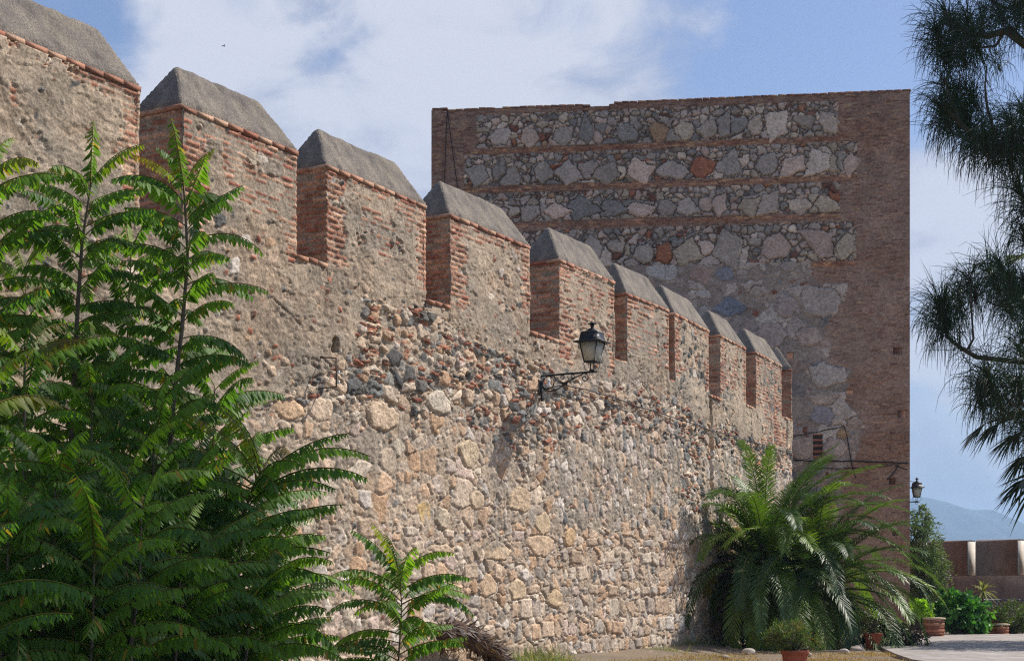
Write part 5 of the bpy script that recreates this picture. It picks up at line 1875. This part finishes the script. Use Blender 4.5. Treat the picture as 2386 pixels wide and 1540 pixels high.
def weeds():
    rg = np.random.default_rng(31)
    mb = MB()
    def tuft(px, py, n, h, spread, cols, Yfix=None):
        g = G(px, py) if Yfix is None else P(px, py, Yfix)
        b = np.zeros((n, 3)); b[:, 0] = g[0] + rg.normal(0, spread, n); b[:, 1] = g[1] + rg.normal(0, spread, n); b[:, 2] = 0.02
        d = rg.normal(0, .45, (n, 3)); d[:, 2] = rg.uniform(.5, 1.2, n); d /= np.linalg.norm(d, axis=1, keepdims=True)
        S = np.cross(d, rg.normal(0, 1, (n, 3))); S /= np.linalg.norm(S, axis=1, keepdims=True)
        V, q = strip_leaflets(b, d, S, h * rg.uniform(.4, 1.1, n), np.full(n, .012), rg.uniform(.1, .5, n))
        add_leaflets(mb, V, q, np.asarray(cols)[rg.integers(0, len(cols), n)] * rg.uniform(.8, 1.2, (n, 1)))
    gw = [np.array(lin(120, 130, 84)), np.array(lin(150, 140, 96)), np.array(lin(100, 116, 70))]
    dry = [np.array(lin(158, 126, 82)), np.array(lin(140, 110, 72)), np.array(lin(170, 142, 100))]
    for px, py, n, h, sp in ((1570, 1515, 500, .55, .35), (1610, 1512, 350, .45, .3), (1535, 1525, 250, .35, .3), (1640, 1508, 220, .35, .3), (1255, 1552, 420, .62, .35), (1215, 1556, 240, .6, .3), (1300, 1552, 200, .4, .3), (690, 1575, 300, .5, .4)):
        tuft(px, py, n, h, sp, gw)
    for k in range(60):
        tuft(rg.uniform(1380, 1760), rg.uniform(1526, 1556), 50, .12, .35, dry if rg.random() < .7 else gw)
    for k in range(70):
        tuft(rg.uniform(1880, 2110), rg.uniform(1522, 1556), 60, .09, .30, dry)
    for k in range(20):
        tuft(rg.uniform(1850, 2060), rg.uniform(1500, 1515), 30, .10, .4, dry)
    o = mb.build("grass", M_BUSH, None, True)
    tag(o, "dry grass and pale weeds along the wall foot and beside the pots", "grass", kind="stuff")


weeds()


# ------------------------------------------------------------------ pine and fan palm hanging in from the right
def needle_tuft(mb, c, axis, n, L, rg, drop=1.0, col=None):
    """long soft needles: some stand round the shoot tip, most droop below"""
    axis = np.asarray(axis, float); axis /= np.linalg.norm(axis)
    base = c - axis * rg.uniform(0, .30, (n, 1)) + rg.normal(0, .012, (n, 3))
    d = rg.normal(0, 1, (n, 3)); d /= np.linalg.norm(d, axis=1, keepdims=True)
    up = rg.random(n) < .42
    d = d * .75 + axis * np.where(up, .85, .15)[:, None]
    d /= np.linalg.norm(d, axis=1, keepdims=True)
    le = L * rg.uniform(.65, 1.15, n)
    dr = np.where(up, rg.uniform(.2, 1.2, n), rg.uniform(1.3, 2.4, n)) * drop
    k = 5
    t = np.linspace(0, 1, k)
    # sagging needle: direction turns downward along its length
    dd = d[:, None, :] * (1 - (dr[:, None] * t * .62).clip(0, .95))[..., None] + np.array([0, 0, -1.])[None, None] * (dr[:, None] * t)[..., None]
    dd /= np.linalg.norm(dd, axis=2, keepdims=True)
    pts = base[:, None] + np.cumsum(np.concatenate([np.zeros((n, 1, 3)), dd[:, :-1]], 1), 1) * (le[:, None, None] / (k - 1))
    side = np.cross(dd, np.array([0.25, 1., .1])); side /= np.linalg.norm(side, axis=2, keepdims=True) + 1e-6
    w = 0.0027 * np.array([1, 1, .9, .7, .25])
    V = np.stack([pts - side * w[None, :, None], pts + side * w[None, :, None]], 2).reshape(n, 2 * k, 3)
    q = np.array([[2 * i, 2 * i + 1, 2 * i + 3, 2 * i + 2] for i in range(k - 1)])
    cols = (np.array(lin(40, 58, 36)) if col is None else col) * rg.uniform(.7, 1.3, (n, 1))
    brown = (~up) & (rg.random(n) < .3)
    cols[brown] = np.array(lin(58, 44, 38)) * .8
    add_leaflets(mb, V, q, cols)


def pine():
    rg = np.random.default_rng(66)
    Yp = 15.5
    trunk_base = np.array([7.4, 16.6, 0.0])
    root = empty("pine_tree", trunk_base)
    tag(root, "long-needled pine whose drooping branches hang in from the right edge", "pine tree", kind="thing")
    tb = MB()
    tb.tube([(0, 0, -.1), (.05, .1, 3), (-.05, .1, 7), (0, 0, 11), (.05, 0, 13.5)], [.30, .26, .2, .12, .04], 12)
    tb.build("trunk", M_BARK, root, True)
    bb, nb = MB(), MB()
    def br(pix, r=.03):
        pts = np.array([P(*p) for p in pix]) - trunk_base
        t = np.linspace(0, len(pts) - 1, len(pts) * 5)
        pp = np.stack([np.interp(t, range(len(pts)), pts[:, k]) for k in range(3)], -1)
        bb.tube(pp, np.linspace(r, r * .35, len(pp)), 6)
    def tf(px, py, n=240, L=.34, Y=None, ax=(-.3, 0, 1)):
        Y = Y or Yp + rg.uniform(-.8, .8)
        c = P(px, py, Y) - trunk_base
        needle_tuft(nb, c, np.array(ax) + rg.normal(0, .15, 3), n, L, rg)
    # branches (from the trunk side towards the tips)
    br([(2720, 330, 16.4), (2560, 300, 16), (2420, 130, 15.6), (2345, 72, 15.5), (2300, 85, 15.5), (2262, 78, 15.5), (2215, 50, 15.5), (2200, 28, 15.5)], .05)
    br([(2420, 130, 15.6), (2350, 60, 15.5), (2320, 108, 15.5), (2280, 112, 15.5), (2262, 96, 15.5)], .02)
    br([(2420, 20, 15.6), (2380, 8, 15.6), (2345, 20, 15.6), (2318, 8, 15.6), (2285, -20, 15.6)], .022)
    br([(2720, 480, 16.4), (2500, 420, 15.8), (2400, 350, 15.6), (2330, 348, 15.5), (2290, 335, 15.5), (2240, 290, 15.5), (2200, 250, 15.5)], .05)
    br([(2330, 348, 15.5), (2300, 250, 15.5), (2295, 200, 15.5), (2300, 150, 15.5)], .018)
    br([(2240, 290, 15.5), (2210, 220, 15.5), (2200, 180, 15.5)], .014)
    br([(2420, 520, 15.5), (2380, 450, 15.5), (2370, 400, 15.5)], .02)
    br([(2720, 840, 16.2), (2500, 860, 15.6), (2400, 846, 15.5), (2330, 838, 15.4), (2275, 832, 15.4), (2235, 808, 15.4), (2208, 785, 15.4), (2196, 738, 15.4), (2192, 700, 15.4)], .035)
    br([(2252, 818, 15.4), (2268, 790, 15.4), (2264, 730, 15.4), (2262, 670, 15.4), (2255, 640, 15.4)], .014)
    br([(2420, 720, 15.6), (2370, 716, 15.5), (2320, 712, 15.5), (2300, 700, 15.5), (2326, 640, 15.5)], .014)
    br([(2400, 940, 15.5), (2360, 945, 15.5), (2340, 920, 15.5), (2310, 940, 15.5), (2296, 880, 15.4)], .014)
    tips = [(2205, 28, 260), (2180, 60, 220), (2196, 95, 260), (2250, 40, 220), (2235, 100, 240), (2262, 78, 200), (2290, 20, 200), (2320, 2, 200),
            (2360, -10, 200), (2200, 180, 180), (2188, 235, 240), (2205, 250, 240), (2225, 215, 220), (2250, 205, 240), (2240, 260, 260),
            (2290, 290, 260), (2350, 280, 280), (2380, 250, 260), (2260, 300, 260),
            (2315, 320, 240), (2375, 320, 260), (2400, 290, 240), (2345, 335, 220), (2385, 375, 220), (2385, 30, 200),
            (2370, 430, 200), (2390, 470, 220), (2380, 520, 180),
            (2192, 700, 300), (2185, 712, 160), (2200, 715, 220), (2255, 640, 280), (2235, 665, 200), (2300, 625, 240), (2326, 615, 260), (2355, 640, 260),
            (2385, 650, 240), (2345, 690, 220), (2380, 700, 200), (2296, 862, 260), (2280, 885, 220), (2310, 890, 220), (2370, 880, 240),
            (2380, 770, 200), (2290, 800, 60), (2230, 800, 60), (2395, 830, 220), (2330, 930, 160), (2370, 960, 220), (2395, 1000, 220)]
    for (x, y, n) in tips:
        tf(x, y, int(n * .66), L=rg.uniform(.36, .56))
    bb.build("branches", M_BARK, root, True)
    nb.build("needles", M_NEEDLE, root, True)
    # the crown above and beyond the frame, which shades the saplings at the left
    cb, c2 = MB(), MB()
    for i in range(46):
        a = rg.uniform(0, 6.28); z = rg.uniform(6.5, 13.0)
        r = rg.uniform(1.2, 3.4) * (1 - (z - 6.5) / 12)
        e = np.array([math.cos(a) * r + (-.3), math.sin(a) * r + 1.0, z + .4])
        w = e + trunk_base
        u_ = (w[0] / w[1]) * FD + CX; v_ = YH - (w[2] - EYE) / w[1] * FD
        if u_ < 2480 and v_ > -180: continue
        c2.tube([(0, 0, z - .9), e * [.5, .5, 1] - [0, 0, .2], e], [.06, .04, .012], 5)
        for _ in range(9):
            needle_tuft(cb, e + rg.normal(0, .45, 3), rg.normal(0, .4, 3) + [0, 0, 1], 70, .38, rg)
    # broad overhanging limb
    c2.tube([(-.3, .2, 8.8), (-1.6, 1.2, 9.6), (-3.6, 1.8, 10.4), (-5.2, 1.6, 10.6)], [.12, .1, .06, .02], 6)
    for i in range(300):
        w = np.array([rg.uniform(0.9, 7.0), rg.uniform(15.4, 21.4), 0]); w[2] = rg.uniform(9.3, 11.2) + (w[1] - 17.5) * .25
        v_ = YH - (w[2] - .5 - EYE) / w[1] * FD
        if v_ > -60: continue
        e = w - trunk_base
        c2.tube([e + [.5, 0, -.25], e], [.02, .008], 4)
        n = 130
        d = rg.normal(0, 1, (n, 3)); d[:, 2] += .3; d /= np.linalg.norm(d, axis=1, keepdims=True)
        sd = np.cross(d, rg.normal(0, 1, (n, 3))); sd /= np.linalg.norm(sd, axis=1, keepdims=True)
        V, q = strip_leaflets(np.tile(e, (n, 1)) + rg.normal(0, .12, (n, 3)), d, sd, rg.uniform(.25, .4, n), np.full(n, .018), rg.uniform(.2, .8, n), stations=((0, .5), (.5, 1), (1, .1)))
        add_leaflets(cb, V, q, np.array(lin(50, 72, 48)) * rg.uniform(.7, 1.3, (n, 1)))
    c2.build("upper_branches", M_BARK, root, True)
    cb.build("upper_crown", M_NEEDLE, root, True)


pine()


def fan_leaf(mb, base, aim, L, rg, col, n=34, spread=1.9):
    aim = np.asarray(aim, float); aim /= np.linalg.norm(aim)
    T, S, N = rot_frames(aim[None]); S, N = S[0], N[0]
    a = np.linspace(-spread, spread, n)
    d = aim[None] * np.cos(a)[:, None] + S[None] * np.sin(a)[:, None] + N * .12
    d /= np.linalg.norm(d, axis=1, keepdims=True)
    sd = np.cross(d, N); sd /= np.linalg.norm(sd, axis=1, keepdims=True)
    V, q = strip_leaflets(np.tile(base, (n, 1)), d, sd, L * rg.uniform(.85, 1.1, n), np.full(n, .036), rg.uniform(.15, .6, n), stations=((0, .3), (.35, 1), (.7, .75), (1, .05)), fold=.5)
    add_leaflets(mb, V, q, col * rg.uniform(.8, 1.2, (n, 1)))


def fan_palm():
    rg = np.random.default_rng(90)
    base = np.array([6.9, 17.6, 0.0])
    root = empty("fan_palm", base); tag(root, "dark palm whose stiff leaf tips reach in at the right edge below the pine", "palm tree", kind="thing")
    heart = np.array([-.45, -.2, P(0, 980, 17.3)[2]])
    tb = MB(); tb.tube([(0, 0, -.1), (-.2, 0, 1.5), heart], [.24, .2, .2], 12); tb.build("trunk", M_BARK, root, True)
    col = np.array(lin(54, 66, 44))
    for i, (px, py, Y) in enumerate(((2330, 985, 16.9), (2372, 1010, 16.8), (2300, 985, 17.0), (2395, 1060, 16.7), (2410, 960, 16.9), (2420, 900, 17.0), (2400, 600, 17.1), (2440, 1100, 16.9), (2500, 880, 17.5), (2520, 1050, 18), (2560, 950, 18.3), (2390, 1115, 16.9))):
        p = P(px, py, Y) - base
        pb = MB()
        pb.tube([heart, (heart + p) / 2 + [0, 0, .15], p], [.02, .015, .01], 5, col=col)
        aim = p - heart + np.array([0, 0, -.1 if py > 700 else .5])
        fr = P(px - 60, py + 50, Y) - P(px, py, Y)
        aim = np.array([fr[0], rg.uniform(-.1, .1), fr[2]]) if px < 2410 and py > 900 else aim
        if py == 600: aim = np.array([-1, 0, .12])
        c = col if py != 600 else np.array(lin(110, 126, 74))
        fan_leaf(pb, p, aim, .36 if px < 2410 else .6, rg, c, n=20 if px < 2410 else 34, spread=.95 if px < 2410 else 1.9)
        pb.build("frond", M_PALM, root, True)


fan_palm()

# a broad tree to the right of the frame whose shade falls over the paving
bush("shade_tree", "broad-leaved tree standing to the right of the paving", "tree", (17.6, 43.0, 0),
     [((0, 0, 5.6), (2.4, 2.6, 1.5)), ((-1.0, -2, 5.2), (1.8, 2.0, 1.2)), ((.6, 2, 5.6), (1.8, 2, 1.3))], 9000, .22, GR, 51, asp=.5, stems=10, trunkname="trunk")


# ------------------------------------------------------------------ bird
def bird():
    p = P(521, 108, 60.0)
    mb = MB()
    root = empty("bird", p, .6); root.scale = (.6, .6, .6); tag(root, "tiny dark bird gliding against the clouds above the second merlon", "bird")
    mb.tube([(-.10, 0, 0), (-.04, 0, .01), (.03, 0, .01), (.09, 0, 0), (.12, 0, 0)], [.008, .025, .028, .02, .004], 8)
    for s in (-1, 1):
        mb.add([(.05, s * .02, .015), (-.03, s * .02, .015), (-.01, s * .13, .05), (.05, s * .12, .05), (-.03, s * .27, .02)], [[0, 1, 2, 3]], [[3, 2, 4]])
        mb.add([(.05, s * .02, .010), (-.03, s * .02, .010), (-.01, s * .13, .045), (.05, s * .12, .045), (-.03, s * .27, .018)], [[3, 2, 1, 0]], [[4, 2, 3]])
    mb.add([(-.09, -.01, 0), (-.09, .01, 0), (-.16, .03, 0), (-.16, -.03, 0)], [[0, 1, 2, 3]])
    mb.build("body", mat_plain("dark_feathers", (.03, .03, .035), .7), root, True)


bird()


# ------------------------------------------------------------------ air
def haze():
    mb = MB()
    x0, x1, y0, y1, z0, z1 = -8000, 8000, -7600, 8100, -4.0, 420.0
    mb.box(((x0 + x1) / 2, (y0 + y1) / 2, (z0 + z1) / 2), (x1 - x0, y1 - y0, z1 - z0))
    m = bpy.data.materials.new("air"); m.use_nodes = True
    T = NT(m.node_tree); out = T.n('ShaderNodeOutputMaterial')
    v = T.n('ShaderNodeVolumePrincipled', {'Color': (0.50, 0.72, 1.0, 1), 'Density': HAZE_D, 'Anisotropy': 0.0})
    T.t.links.new(v.outputs[0], out.inputs[1])
    o = mb.build("haze", m)
    tag(o, kind="stuff")


HAZE_D = 0.00021
haze()
